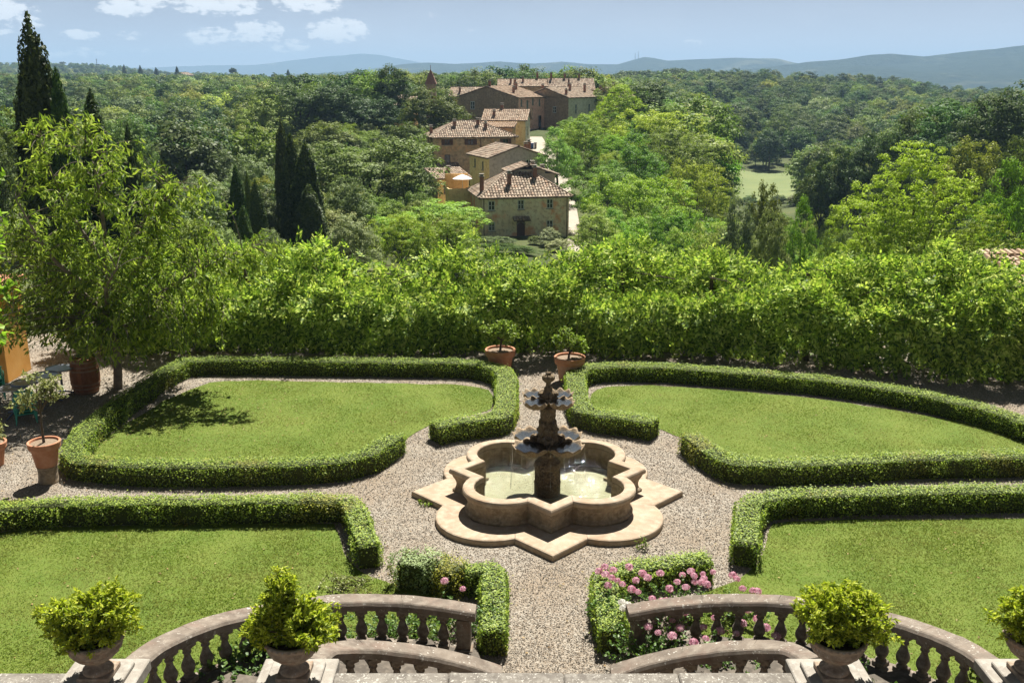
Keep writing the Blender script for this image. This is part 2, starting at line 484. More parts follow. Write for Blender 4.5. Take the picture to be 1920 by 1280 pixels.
M['soil'] = plain_mat('dry soil', (0.288,0.216,0.152), (0.160,0.116,0.080), 24, .95, .8, .02)
M['darksoil'] = plain_mat('dark soil', (.06,.042,.03), (.03,.022,.016), 24, .95, .8, .02)

def gravel_mat():
    t = NT('garden gravel')
    v = t.voro(46, 'F1', out='Color'); d = t.voro(46, 'F1')
    sep = t.n('ShaderNodeSeparateColor'); t.l(v, sep.inputs[0])
    col = t.ramp(sep.outputs[0], [(0,(0.087,0.071,0.055)),(.3,(0.193,0.164,0.130)),(.6,(0.271,0.239,0.194)),(.85,(0.358,0.329,0.280)),(1,(0.200,0.148,0.102))])
    dirt = t.noise(.55, 5, .6)
    col = t.mix(t.rng(t.noise(1.7, 5, .65), .5, .72, 0, .45), col, (0.347,0.311,0.256))
    col = t.mix(t.rng(dirt, .42, .66, 0, .7), col, (0.218,0.169,0.119))
    t.principled(col, .92, t.bump(t.math('SUBTRACT', 1.0, d), .8, .02), .2)
    return t.m
M['gravel'] = gravel_mat()
def pebble_mat():
    t = NT('pebbles')
    r = t.n('ShaderNodeNewGeometry').outputs['Random Per Island']
    col = t.ramp(r, [(0,(0.069,0.057,0.045)),(.2,(0.175,0.145,0.114)),(.5,(0.280,0.246,0.204)),(.8,(0.402,0.372,0.323)),(1,(0.227,0.164,0.110))])
    t.principled(col, .85, None, .25); return t.m
M['pebble'] = pebble_mat()
def lawn_mat():
    t = NT('lawn turf')
    a = t.noise(.8, 5, .6); b = t.noise(9, 5, .65); c = t.noise(60, 3, .6)
    col = t.mix(t.rng(a, .35, .68), (0.097,0.147,0.022), (0.139,0.175,0.032))
    col = t.mix(t.rng(b, .5, .8, 0, .55), col, (0.195,0.186,0.058))
    col = t.mix(t.rng(c, .3, .7, 0, .45), col, (0.059,0.093,0.013))
    t.principled(col, .9, t.bump(c, .6, .03), .15); return t.m
M['lawn'] = lawn_mat()
def blade_mat():
    t = NT('grass blades')
    isl = t.n('ShaderNodeNewGeometry').outputs['Random Per Island']
    pos = t.n('ShaderNodeNewGeometry').outputs['Position']
    a = t.noise(.6, 6, .7, vec=pos); b = t.noise(2.6, 5, .65, vec=pos)
    col = t.ramp(isl, [(0,(0.084,0.140,0.014)),(.5,(0.132,0.198,0.022)),(.85,(0.181,0.233,0.032)),(1,(0.251,0.264,0.070))])
    col = t.mix(t.rng(a, .44, .62, 0, .85), col, (0.209,0.210,0.054))
    col = t.mix(t.rng(b, .5, .68, 0, .6), col, (0.090,0.155,0.017))
    d = t.n('ShaderNodeBsdfDiffuse'); t.l(col, d.inputs[0])
    tr = t.n('ShaderNodeBsdfTranslucent'); t.l(col, tr.inputs[0])
    m = t.n('ShaderNodeMixShader'); m.inputs[0].default_value = .4
    t.l(d.outputs[0], m.inputs[1]); t.l(tr.outputs[0], m.inputs[2]); t.l(m.outputs[0], t.out.inputs[0]); return t.m
M['blade'] = blade_mat()
def water_mat(name, tint, wave=22, bump=.85, lo=0.02):
    t = NT(name)
    nrm = t.bump(t.noise(wave, 4, .6, dist=.6), bump, .02)
    tr = t.n('ShaderNodeBsdfTransparent'); tr.inputs[0].default_value = (*tint, 1)
    g = t.n('ShaderNodeBsdfGlossy'); g.inputs['Roughness'].default_value = .06; t.l(nrm, g.inputs['Normal'])
    fr = t.n('ShaderNodeFresnel'); fr.inputs['IOR'].default_value = 1.33; t.l(nrm, fr.inputs['Normal'])
    m = t.n('ShaderNodeMixShader'); t.l(t.math('ADD', t.math('MULTIPLY', fr.outputs[0], 1.5, True), lo, True), m.inputs[0])
    t.l(tr.outputs[0], m.inputs[1]); t.l(g.outputs[0], m.inputs[2]); t.l(m.outputs[0], t.out.inputs[0]); return t.m
M['water'] = water_mat('basin water', (.86,.88,.80))
M['film'] = water_mat('water in the shells', (.5,.6,.72), 22, .2, .16)
def foam_mat():
    t = NT('water drops'); 
    d = t.n('ShaderNodeBsdfDiffuse'); d.inputs[0].default_value = (.5,.52,.52,1)
    g = t.n('ShaderNodeBsdfGlossy'); g.inputs['Roughness'].default_value = .1
    tr = t.n('ShaderNodeBsdfTransparent')
    m = t.n('ShaderNodeMixShader'); m.inputs[0].default_value = .5; t.l(d.outputs[0], m.inputs[1]); t.l(g.outputs[0], m.inputs[2])
    m2 = t.n('ShaderNodeMixShader'); m2.inputs[0].default_value = .45; t.l(m.outputs[0], m2.inputs[1]); t.l(tr.outputs[0], m2.inputs[2])
    t.l(m2.outputs[0], t.out.inputs[0]); return t.m
M['drops'] = foam_mat()

# ------------------------------------------------------------------ garden ground, lawns
def ground_poly(px, z=0.0): return np.array([gp(x, y, 0)[:2] for x, y in px])
LAWNS = {
 'rear_left': [(178,838),(230,800),(310,752),(395,717),(480,714),(640,717),(860,722),(915,732),(928,746),(922,768),(880,778),(800,800),(770,820),(735,850),(690,875),(600,884),(300,890),(190,884)],
 'rear_right': [(1108,738),(1140,726),(1200,722),(1330,730),(1500,744),(1650,765),(1780,788),(1870,806),(1910,822),(1990,872),(1940,880),(1400,880),(1350,868),(1290,825),(1240,806),(1150,782),(1116,768)],
 'front_left': [(-140,1015),(0,1000),(70,989),(300,984),(600,981),(630,990),(636,1020),(655,1056),(700,1083),(745,1098),(800,1107),(850,1120),(840,1180),(700,1250),(430,1330),(-240,1330)],
 'front_right': [(1452,982),(1560,977),(1750,974),(1920,972),(2080,972),(2200,1330),(1650,1330),(1400,1240),(1270,1160),(1300,1118),(1380,1088),(1428,1052),(1440,1010)],
}
LAWN_POLY = {}
def resample(poly, step=.35):
    P = np.array(poly); P = np.concatenate([P, P[:1]])
    c = []
    n = len(P)-1
    for i in range(n):
        p0, p1, p2, p3 = P[(i-1) % n], P[i], P[i+1], P[(i+2) % n]
        k = max(2, int(np.linalg.norm(p2-p1)/step))
        for t in np.arange(k)/k:
            l = p1*(1-t)+p2*t
            q = .5*((2*p1)+(-p0+p2)*t+(2*p0-5*p1+4*p2-p3)*t*t+(-p0+3*p1-3*p2+p3)*t**3)
            c.append(.5*l+.5*q)
    return np.array(c)
g = MB(); nx, ny = 60, 60
g.add(*grid_vf(np.stack(np.meshgrid(np.linspace(-24,24,nx), np.linspace(8.2,30.4,ny), indexing='ij')+[np.zeros((nx,ny))], -1)[:,:,:]))
me = g.mesh('gravel', M['gravel']); me.flip_normals()
tag(link('gravel_ground', me), kind='structure')

def lawn(key):
    rng = np.random.default_rng(sum(map(ord, key)))
    poly = resample(ground_poly(LAWNS[key]))
    poly = poly+.025*rng.normal(size=poly.shape)
    LAWN_POLY[key] = poly
    me = bpy.data.meshes.new('lawn')
    import bmesh
    bm = bmesh.new()
    vs = [bm.verts.new((*p, .012)) for p in poly]
    lo = [bm.verts.new((*p, -.05)) for p in poly]
    f = bm.faces.new(vs); f.normal_update()
    up = f.normal.z > 0
    for i in range(len(vs)):
        j = (i+1) % len(vs)
        bm.faces.new([vs[j], vs[i], lo[i], lo[j]] if up else [vs[i], vs[j], lo[j], lo[i]])
    if not up: f.normal_flip()
    bmesh.ops.triangulate(bm, faces=[f])
    bm.to_mesh(me); bm.free(); me.materials.append(M['lawn'])
    return tag(link('lawn', me), kind='structure')
for k in LAWNS: lawn(k)

def grass(key, dens):
    rng = np.random.default_rng(7+sum(map(ord, key)))
    poly = LAWN_POLY[key]; lo, hi = poly.min(0), poly.max(0)
    n = int((hi-lo).prod()*dens)
    xy = lo+rng.random((n,2))*(hi-lo)
    xy = xy[inpoly(xy[:,0], xy[:,1], poly)]
    px, py = px_of(xy[:,0], xy[:,1], 0.0)
    xy = xy[(px > -60) & (px < 1980) & (py < 1340)]
    p3 = np.concatenate([xy*.9, np.zeros((len(xy),1))], 1)
    thin = fbm(p3*1.1, 3, 3)
    keep = rng.random(len(xy)) < np.clip(.9+.7*thin, .25, 1)
    xy = xy[keep]; n = len(xy)
    h = (.014+.018*rng.random(n))*(1+.35*thin[keep])
    a = rng.random(n)*2*math.pi; w = .005+.005*rng.random(n)
    b = np.concatenate([xy, np.full((n,1), .008)], 1)
    s = np.stack([np.cos(a), np.sin(a), 0*a], -1)*w[:,None]
    lean = rng.normal(size=(n,2))*1.1
    t = b+np.concatenate([lean*h[:,None], h[:,None]], 1)
    V = np.stack([b-s, b+s, t], 1).reshape(-1,3)
    mb = MB().add(V, np.arange(n*3).reshape(n,3))
    return tag(mb.obj('grass', M['blade']), kind='stuff', label='short mown grass of the garden lawn', cat='grass')
grass('rear_left', 1500); grass('rear_right', 1500); grass('front_left', 2600); grass('front_right', 2600)

def pebbles():
    rng = np.random.default_rng(11)
    n = 340000
    # more stones where the place is near
    Y = 9.3+(29-9.3)*rng.random(n)**1.45
    X = (rng.random(n)*2-1)*(Y*.56+.8)
    ok = np.ones(n, bool)
    for k, p in LAWN_POLY.items(): ok &= ~inpoly(X, Y, p)
    c = np.array([FC[0], FC[1]])
    ok &= np.hypot(X-c[0], Y-c[1]) > 2.0
    X, Y = X[ok], Y[ok]; n = len(X)
    s = (.0055+.0075*rng.random(n)**2)*(.8+Y/40)
    a = rng.random(n)*6.28
    V = np.zeros((n,5,3))
    for i in range(4):
        r = s*(.75+.6*rng.random(n))
        V[:,i,0] = X+r*np.cos(a+i*1.57); V[:,i,1] = Y+r*np.sin(a+i*1.57); V[:,i,2] = .002+.004*rng.random(n)
    V[:,4,0] = X+s*.3*rng.normal(size=n); V[:,4,1] = Y+s*.3*rng.normal(size=n); V[:,4,2] = s*(.6+.6*rng.random(n))+.004
    i = np.arange(n)[:,None]*5
    F = np.concatenate([i+np.array([[k,(k+1)%4,4]]) for k in range(4)])
    tag(MB().add(V.reshape(-1,3), F).obj('gravel', M['pebble']), kind='stuff', label='pale pebbles of the gravel paths round the fountain', cat='gravel')

# ------------------------------------------------------------------ fountain
FC = np.array([.70, 17.64])
fountain = thing('fountain', 'tiered scallop shell fountain standing in a quatrefoil stone basin', 'fountain', (FC[0], FC[1], 0))
def quatre(c, r, D, n=14):
    """eight runs of points, corner and lobe in turn, going round counter-clockwise from the +x corner"""
    d = (2*c-D)/math.sqrt(2); hc = math.sqrt(max(r*r-d*d, 1e-6))
    m = D/2; o = hc/math.sqrt(2)
    j1 = np.array([m+o, m-o]); j2 = np.array([m-o, m+o])
    a1 = math.atan2(j1[1]-c, j1[0]-c); a2 = math.atan2(j2[1]-c, j2[0]-c)
    if a2 < a1: a2 += 2*math.pi
    arc = np.array([[c+r*math.cos(a), c+r*math.sin(a)] for a in np.linspace(a1, a2, n)])
    tip = np.array([[j1[0], -j1[1]], [(j1[0]+D)/2, (-j1[1])/2], [D, 0], [(j1[0]+D)/2, j1[1]/2], j1])
    runs = []
    for q in range(4):
        th = q*math.pi/2; Rm = np.array([[math.cos(th), math.sin(th)], [-math.sin(th), math.cos(th)]])
        runs += [tip @ Rm, arc @ Rm]
    return runs
def quatre_ring(name, mat, prof, par, c, r, D, gap=.004, label=None):
    """a ring of eight stones; prof = [(inset, z)] closed loop, outer bottom first"""
    rr = [quatre(c, r-o, D-1.4142*o) for o, z in prof]
    for q in range(8):
        G = np.zeros((len(prof)+1, len(rr[0][q]), 3))
        for i in range(len(prof)+1):
            o, z = prof[i % len(prof)]
            p = rr[i % len(prof)][q]
            G[i,:,:2] = p; G[i,:,2] = z
        # joint: pull the ends in a touch
        for e, s in ((0,1),(-1,-2)):
            v = G[:,s]-G[:,e]; G[:,e] += v*(gap/ (np.linalg.norm(v, axis=1, keepdims=True)+1e-9))
        V, F = grid_vf(G)
        m, n = G.shape[:2]
        caps = [[i*n for i in range(m-1)], [i*n+n-1 for i in range(m-1)][::-1]]
        mb = MB(); mb.add(V, [F]+caps)
        o = mb.obj(name, mat, par)
        o.data.update()
# plinth with a rounded edge
quatre_ring('plinth_stone', M['travertine'], [(0,-.05),(0,.085),(.01,.108),(.035,.12),(.62,.122),(.62,-.05)], fountain, 1.08, 1.06, 2.70)
# wall: torus foot, hollow waist, swelling below the coping
wall_prof = [(0,.118),(-.005,.16),(.015,.185),(.035,.20),(.05,.24),(.055,.30),(.04,.36),(.015,.41),(.0,.45),(-.005,.48),(.18,.48),(.18,.06),(.10,.06)]
quatre_ring('basin_stone', M['travdark'], wall_prof, fountain, .83, .765, 1.88, .003)
cop_prof = [(-.03,.485),(-.045,.50),(-.05,.53),(-.045,.565),(-.03,.59),(0,.602),(.14,.604),(.165,.597),(.175,.58),(.175,.485)]
quatre_ring('coping_stone', M['travertine'], cop_prof, fountain, .83, .765, 1.88, .003)
# basin floor
mb = MB()
run = np.concatenate(quatre(.83, .60, 1.63)); mb.add(np.concatenate([[[0,0,.07]], np.concatenate([run, np.full((len(run),1), .07)], 1)]), [[0, 1+i, 1+(i+1) % len(run)] for i in range(len(run))])
def floor_mat():
    t = NT('basin floor'); a = t.noise(2.2, 5, .6); b = t.voro(7, 'SMOOTH_F1')
    col = t.mix(t.rng(a, .3, .7), (.24,.225,.145), (.36,.335,.23)); col = t.mix(t.rng(b, .25, .6, 0, .35), (.47,.45,.34), col)
    t.principled(col, .8); return t.m
mb.obj('basin_floor', floor_mat(), fountain)
run = np.concatenate(quatre(.83, .592, 1.62)); mb = MB()
mb.add(np.concatenate([[[0,0,.27]], np.concatenate([run, np.full((len(run),1), .27)], 1)])+np.array([FC[0],FC[1],0]), [[0, 1+i, 1+(i+1) % len(run)] for i in range(len(run))])
tag(mb.obj('water', M['water']), kind='structure')

mb = MB()
def ribs(k, amp): return lambda a, z: 1+amp*np.cos(a*k)[None]*np.ones_like(z)[:,None]
mb.add(*lathe_vf([(.0,.06),(.26,.06),(.262,.30),(.27,.32),(.25,.34),(.25,.62),(.262,.64),(.27,.67),(.262,.70),(.255,.74),(.235,.76),(.0,.765)], 40), smooth=False)
for k in range(8):          # shallow panels of the drum
    a = k*math.pi/4+.39
    mb.add(*bevbox_vf((.252*math.cos(a), .252*math.sin(a), .48), (.03,.05,.25), .01, a))
mb.obj('pedestal_drum', M['fountain'], fountain)
mb = MB()
mb.add(*lathe_vf([(.22,.76),(.20,.80),(.16,.82),(.13,.85),(.125,.88),(.15,.91),(.155,.93),(.12,.95),(.13,.99),(.19,1.06),(.21,1.12),(.2,1.17),(.0,1.18)], 36, wob=ribs(12,.03)), smooth=True)
mb.obj('lower_stem', M['fountain'], fountain)
def scroll(mb, r0, z0, ang, R0=.09, w=.07, turns=1.6, s=1):
    """a volute standing out from the stem"""
    t = np.linspace(0, 1, 26); th = t*turns*2*math.pi; r = R0*(1-.8*t)
    u = r0+r*np.cos(th)*s; z = z0+r*np.sin(th)
    for k, sg in enumerate((-1,1)):
        pass
    P = np.stack([u*math.cos(ang), u*math.sin(ang), z], -1)
    side = np.array([-math.sin(ang), math.cos(ang), 0])*w
    G = np.stack([P-side, P-side*.6+0, P+side*.6, P+side], 1)
    mb.add(*tube_vf(P-side*.75, .026*(1.1-.5*t), 7), smooth=True); mb.add(*tube_vf(P+side*.75, .026*(1.1-.5*t), 7), smooth=True)
    mb.add(*grid_vf(G))
mb = MB()
# acanthus and volutes between the lower shells
mb.add(*lathe_vf([(.17,1.16),(.22,1.2),(.23,1.27),(.19,1.32),(.175,1.36),(.21,1.40),(.215,1.44),(.18,1.47),(.15,1.5),(0,1.51)], 40, wob=ribs(10,.05)), smooth=True)
for k in range(4):
    scroll(mb, .24, 1.22, k*math.pi/2, .085, .085)
    a = k*math.pi/2+math.pi/4
    mb.add(*lathe_vf([(0,1.30),(.05,1.31),(.075,1.36),(.07,1.42),(.05,1.47),(.06,1.52),(.055,1.57),(.03,1.60),(0,1.605)], 12, (.17*math.cos(a), .17*math.sin(a), 0)), smooth=True)
mb.obj('volute_collar', M['fountain'], fountain)
mb = MB()
mb.add(*lathe_vf([(.14,1.5),(.145,1.53),(.10,1.56),(.105,1.62),(.13,1.7),(.135,1.77),(.115,1.82),(.14,1.85),(.14,1.88),(.08,1.9),(.065,1.94),(.07,1.98),(.10,2.04),(.12,2.08),(0,2.09)], 36, wob=lambda a, z: 1+.07*np.cos(4*a+.0)[None]*((z > 1.56) & (z < 1.86))[:,None]), smooth=True)
for k in range(4):
    a = k*math.pi/2
    mb.add(*lathe_vf([(0,1.62),(.035,1.64),(.05,1.7),(.045,1.76),(.055,1.8),(.045,1.85),(0,1.87)], 10, (.105*math.cos(a), .105*math.sin(a), 0)), smooth=True)
mb.obj('figured_stem', M['fountain'], fountain)
mb = MB()
mb.add(*lathe_vf([(.10,2.06),(.13,2.10),(.135,2.16),(.10,2.20),(.075,2.24),(.085,2.27),(.05,2.30),(.045,2.36),(.06,2.39),(.11,2.43),(.125,2.47),(.115,2.51),(.07,2.54),(.045,2.55),(.05,2.57),(.02,2.59),(0,2.60)], 36, wob=ribs(9,.06)), smooth=True)
for k in range(4): scroll(mb, .13, 2.13, k*math.pi/2, .05, .05)
for k in range(7):
    a = k*.9
    mb.add(*tube_vf([(.03*math.cos(a),.03*math.sin(a),2.53),(.05*math.cos(a),.05*math.sin(a),2.58),(.065*math.cos(a),.065*math.sin(a),2.585)], [.02,.014,.004], 5))
mb.obj('bud_finial', M['fountain'], fountain)
def shell(rad, dist, z, ang, depth, nr=14, ribs_n=9):
    """one scallop bowl, hinge at the stem, fanning outward; a film of water lies in it"""
    nphi = ribs_n*8
    ph = np.linspace(-math.pi, math.pi, nphi+1)[:-1]
    t = np.linspace(0, 1, nr)
    k = np.cos(ph*.5)**2                                      # 1 outward, 0 at the hinge
    scal = 1+.055*np.cos(ph*ribs_n)*(.3+.7*k)+.05*k
    # ribs fan from the hinge
    X = rad*t[:,None]*np.cos(ph)[None]*scal; Yv = rad*t[:,None]*np.sin(ph)[None]*scal
    rib = .026*np.cos(ph*ribs_n)[None]*(t[:,None]**1.5)
    Zt = -depth*(1-t[:,None]**2.4)+rib*.55+.012*(t[:,None]**6)*np.cos(ph*ribs_n)[None]
    Zb = Zt-.035-.03*(1-t[:,None])+rib*.5
    def place(X, Y, Z):
        x = X+dist; c, s = math.cos(ang), math.sin(ang)
        return np.stack([x*c-Y*s, x*s+Y*c, Z+z], -1)
    mb = MB()
    top = place(X, Yv, Zt); bot = place(X*.97, Yv*.97, Zb)
    G = np.concatenate([top, bot[::-1]], 0)
    G = np.concatenate([G, G[:,:1]], 1)
    V, F = grid_vf(G); mb.add(V, F, 0, True)
    o = mb.obj('shell_bowl', M['shellstone'], fountain)
    # water film
    tw = .86
    X2 = rad*tw*np.cos(ph)*scal; Y2 = rad*tw*np.sin(ph)*scal
    P = place(X2, Y2, np.full_like(X2, -depth*(1-tw**2.4)+.006)); c = place(np.zeros(1), np.zeros(1), np.full(1, -depth*(1-tw**2.4)+.006))
    mb = MB(); mb.add(np.concatenate([c, P]), [[0, 1+i, 1+(i+1) % nphi] for i in range(nphi)])
    mb.obj('water_film', M['film'], o)
    return place(X[-1], Yv[-1], Zt[-1]), ph
RIMS = []
for k in range(4):
    a = math.pi/4+k*math.pi/2
    r_, ph_ = shell(.36, .44, 1.22, a, .17); RIMS.append((r_, ph_, 1.2))
for k in range(4):
    a = math.pi/4+k*math.pi/2
    r_, ph_ = shell(.25, .335, 2.09, a, .12); RIMS.append((r_, ph_, 2.05))
# threads of water falling from the lower shells, and the splash below them
rng = np.random.default_rng(5); mb = MB()
for r_, ph_, z_ in RIMS[:4]:
    idx = rng.choice(np.where(np.abs(ph_) < 2.0)[0], 4)
    for i in idx:
        p = r_[i]; n = 10; t = np.linspace(0, 1, n); end = .28+.2*rng.random()*(rng.random() < .3)
        out = unit(np.array([p[0], p[1], 0]))*.06
        pts = p+np.outer(t, out)+np.outer(t*t, [0,0,end-p[2]])+np.concatenate([rng.normal(size=(n,2))*.004, np.zeros((n,1))], 1)
        cut = rng.integers(0, 5)
        mb.add(*tube_vf(pts[cut:], (.0014+.0022*rng.random(n-cut))*(rng.random(n-cut) < .8)+.0004, 4))
for k in range(700):
    a = rng.random()*6.28; d = abs(rng.normal())*.35+.35
    p = np.array([d*math.cos(a), d*math.sin(a), .275+.10*rng.random()**4]); s = .003+.007*rng.random()
    mb.add(*box_vf(p, (s, s, s*.7), rng.random()))
o = mb.obj('falling_water', M['drops'], None, (FC[0], FC[1], 0))
tag(o, 'threads of water dripping from the lower shells into the basin', 'water', kind='stuff')
pebbles()
def litter():
    """fallen leaves lying about on the gravel and under the tree"""
    rng = np.random.default_rng(23); n = 2600
    xy = np.stack([rng.uniform(-13, 12, n), rng.uniform(11.5, 27, n)], -1)
    near = rng.random(n) < .45; xy[near] = np.array([-9.5,22.5])+rng.normal(size=(near.sum(),2))*np.array([2.6,1.8])
    xy = xy[np.hypot(xy[:,0]-FC[0], xy[:,1]-FC[1]) > 2.9]; n = len(xy)
    P = np.concatenate([xy, .022+.012*rng.random((n,1))], 1); N = unit(rdir(rng, n)*.35+np.array([0,0,1.0]))
    mb = MB(); mb.add(*leaves_vf(P, N, .03+.035*rng.random(n), .5, rng, None, .1))
    tag(mb.obj('fallen_leaves', M['deadleaf']), 'dry fallen leaves scattered over the gravel', 'leaves', kind='stuff')
M['deadleaf'] = leaf_mat('dead leaves', [(.12,.07,.03),(.22,.14,.06),(.3,.22,.1),(.16,.15,.05)], .2, objw=0, gain=(1,1,1))
litter()

# ------------------------------------------------------------------ clipped box hedges
def hedge(label, px, w=.5, h=.44, dens=1000, ragged=.03, leaf=.04, zt=None, bald=0.0, mat='box', group='clipped box hedges round the lawns', seed=0, name='box_hedge', smooth=True):
    """px = the middle of the hedge's flat top as the photograph shows it"""
    rng = np.random.default_rng(seed+int(abs(sum(x*3+y for x, y in px)*10)) % 100000)
    ctl = np.array([gp(x, y, h)[:2] for x, y in px])
    L0 = plen(ctl)
    if smooth: P = spline(ctl, max(8, int(L0/.12)))
    else: P = spline(resample_open(ctl, .25), max(8, int(L0/.12)))
    L = plen(P); n = len(P)
    T = unit(np.gradient(P, axis=0)); S = np.stack([T[:,1], -T[:,0]], -1)
    c = P.mean(0); base = np.array([c[0], c[1], 0])
    root = thing(name, label, 'hedge', base, 0, group)
    # body of twigs, a little inside the leaves
    prof = [(-.5,0),(.5,0),(.52,.35),(.5,.8),(.44,.95),(-.44,.95),(-.5,.8),(-.52,.35)]
    V, F = sweep_vf(np.concatenate([P, np.zeros((n,1))], 1)-base, [(u*(w-.09), v*(h-.035)) for u, v in prof])
    V = V+(fbm((V+base)*3.1, 5, 3)*.05)[:,None]*np.array([1,1,.4])
    MB().add(V, F).obj('twigs', M['boxtwig'], root)
    per = 2*h+w; ns = int(L*per*dens*1.9)
    s = rng.random(ns)*(n-1); i = np.minimum(s.astype(int), n-2); f = (s-i)[:,None]
    p = P[i]*(1-f)+P[i+1]*f; sd = unit(S[i]*(1-f)+S[i+1]*f)
    q = rng.random(ns)*per
    u = np.where(q < h, -w/2, np.where(q < h+w, q-h-w/2, w/2)); v = np.where(q < h, q, np.where(q < h+w, h, per-q))
    nu = np.where(q < h, -1.0, np.where(q < h+w, 0, 1)); nv = np.where((q >= h) & (q < h+w), 1.0, .12)
    # round the shoulders
    ed = np.clip((np.abs(u)-w/2+.06)/.06, 0, 1)*np.clip((v-h+.06)/.06, 0, 1)
    u = u-np.sign(u)*.025*ed; v = v-.025*ed
    pos = np.concatenate([p+sd*u[:,None], v[:,None]], 1)
    N = np.concatenate([sd*nu[:,None], nv[:,None]], 1)
    # end caps
    ne = int(w*h*dens*1.9)
    for e, sg in ((0,-1),(n-1,1)):
        uu = (rng.random(ne)-.5)*w; vv = rng.random(ne)*h
        pp = P[e]+S[e]*uu[:,None]
        pos = np.concatenate([pos, np.concatenate([pp, vv[:,None]], 1)])
        N = np.concatenate([N, np.tile(np.array([T[e,0]*sg, T[e,1]*sg, .15]), (ne,1))])
    nz = fbm(pos*np.array([2.6,2.6,3.5]), 9, 3)
    # the single plants of the row still show: each bulges a little and stands at its own height
    cell = vnoise(np.floor(pos[:,:2]/.36)[:,[0,1,0]]*np.array([1.7,2.3,0])+.37, 31)
    nz = nz*.9+cell*.8*(ragged/.04)
    calm = np.where(N[:,2] > .5, .55, 1.0)
    pos = pos+N*((nz*(ragged*1.6)+rng.normal(size=len(pos))*ragged*.45)*calm)[:,None]
    pos[:,2] += np.where(N[:,2] > .5, np.abs(rng.normal(size=len(pos)))*ragged*.8*(rng.random(len(pos)) < .35), 0)
    if bald:
        b = fbm(pos*np.array([1.5,1.5,2.5]), 21, 3)
        keep = (N[:,2] > .5) | (rng.random(len(pos)) > bald*np.clip(b*3+.5, 0, 1)*(1-pos[:,2]/h*.6))
        pos, N = pos[keep], N[keep]
    pos[:,2] = np.maximum(pos[:,2], .015)
    nn = unit(N*np.where(N[:,2:] > .5, 2.2, .6)+rdir(rng, len(pos))*.75+np.array([0,0,.3]))
    stray = (rng.random(len(pos)) < .02)*rng.random(len(pos))*.09
    pos = pos+N*stray[:,None]
    dry = (fbm(pos*np.array([1.3,1.3,1.0]), 57, 3)+rng.normal(size=len(pos))*.1 > .62-ragged*5)
    mb = MB()
    for q, sel in enumerate((~dry, dry)):
        if sel.sum(): mb.add(*leaves_vf(pos[sel]-base, nn[sel], leaf*(.7+.6*rng.random(sel.sum())), .62, rng), q)
    mb.obj('leaves', [M[mat], M['boxdry']], root)
    return root
def resample_open(P, step):
    out = []
    for a, b in zip(P[:-1], P[1:]):
        k = max(1, int(np.linalg.norm(b-a)/step))
        out += [a+(b-a)*t for t in np.arange(k)/k]
    return np.array(out+[P[-1]])
hedge('long box hedge looping round the rear left lawn from the fountain circle to the path', [(742,812),(722,826),(690,846),(640,858),(560,864),(400,868),(250,866),(150,858),(132,842),(160,800),(230,745),(300,698),(345,674),(400,671),(520,672),(700,674),(850,676),(905,680)], w=.5, dens=900, ragged=.035, bald=.45, smooth=False)
hedge('box hedge beside the rear left path curving back along the fountain circle', [(905,680),(940,690),(950,704),(949,730),(948,760),(938,776),(905,780),(850,787),(815,795)], w=.55, dens=900, ragged=.03, bald=.2, smooth=False)
hedge('box hedge running up the right of the rear path and along the rear right lawn', [(1228,787),(1190,780),(1130,773),(1092,764),(1084,745),(1080,715),(1078,697),(1100,686),(1150,682),(1250,684),(1330,690),(1430,697),(1530,706),(1640,720),(1740,737),(1840,760),(1900,778),(1960,800)], w=.55, dens=850, ragged=.03, smooth=False)
hedge('box hedge at the front of the rear right lawn starting beside the fountain', [(1293,812),(1320,832),(1352,852),(1378,862),(1450,866),(1560,862),(1640,858),(1700,854),(1800,852),(1920,850),(2000,850)], w=.48, dens=950, ragged=.045, bald=.35, smooth=False)
hedge('straggly box hedge along the left cross path with gaps in its shaded side', [(-60,954),(20,946),(90,939),(200,937),(350,936),(500,934),(600,932),(650,935),(664,950),(674,975),(685,1003),(692,1020)], w=.42, dens=1050, ragged=.045, bald=.75, smooth=False)
hedge('box hedge bordering the front right lawn with a corner by the gravel circle', [(1398,1018),(1400,985),(1405,950),(1420,932),(1470,924),(1600,920),(1760,916),(1920,914),(2020,914)], w=.46, dens=1050, ragged=.04, bald=.4, smooth=False)
hedge('short box hedge on the left edge of the front path beside the balustrade end', [(872,1064),(905,1062),(924,1066),(926,1090),(926,1130),(924,1180)], w=.40, h=.42, dens=1400, ragged=.035, smooth=False)
hedge('short box hedge on the right edge of the front path behind the roses', [(1330,1042),(1290,1046),(1230,1054),(1170,1064),(1140,1070),(1136,1090),(1140,1130),(1148,1180)], w=.42, h=.4, dens=1300, ragged=.05, bald=.3, smooth=False)
hedge('wispy dark box shrub with upright shoots beside the left of the front path', [(750,1040),(790,1044),(815,1052)], w=.5, h=.5, dens=1300, ragged=.07, leaf=.038, mat='greyleaf', name='box_shrub', group='shrubs of the bed left of the front path')
hedge('yellowing wispy shrub between two box shrubs left of the front path', [(822,1056),(845,1058),(862,1064)], w=.5, h=.46, dens=1100, ragged=.08, leaf=.034, mat='yellowbush', name='yellow_shrub', group='shrubs of the bed left of the front path')

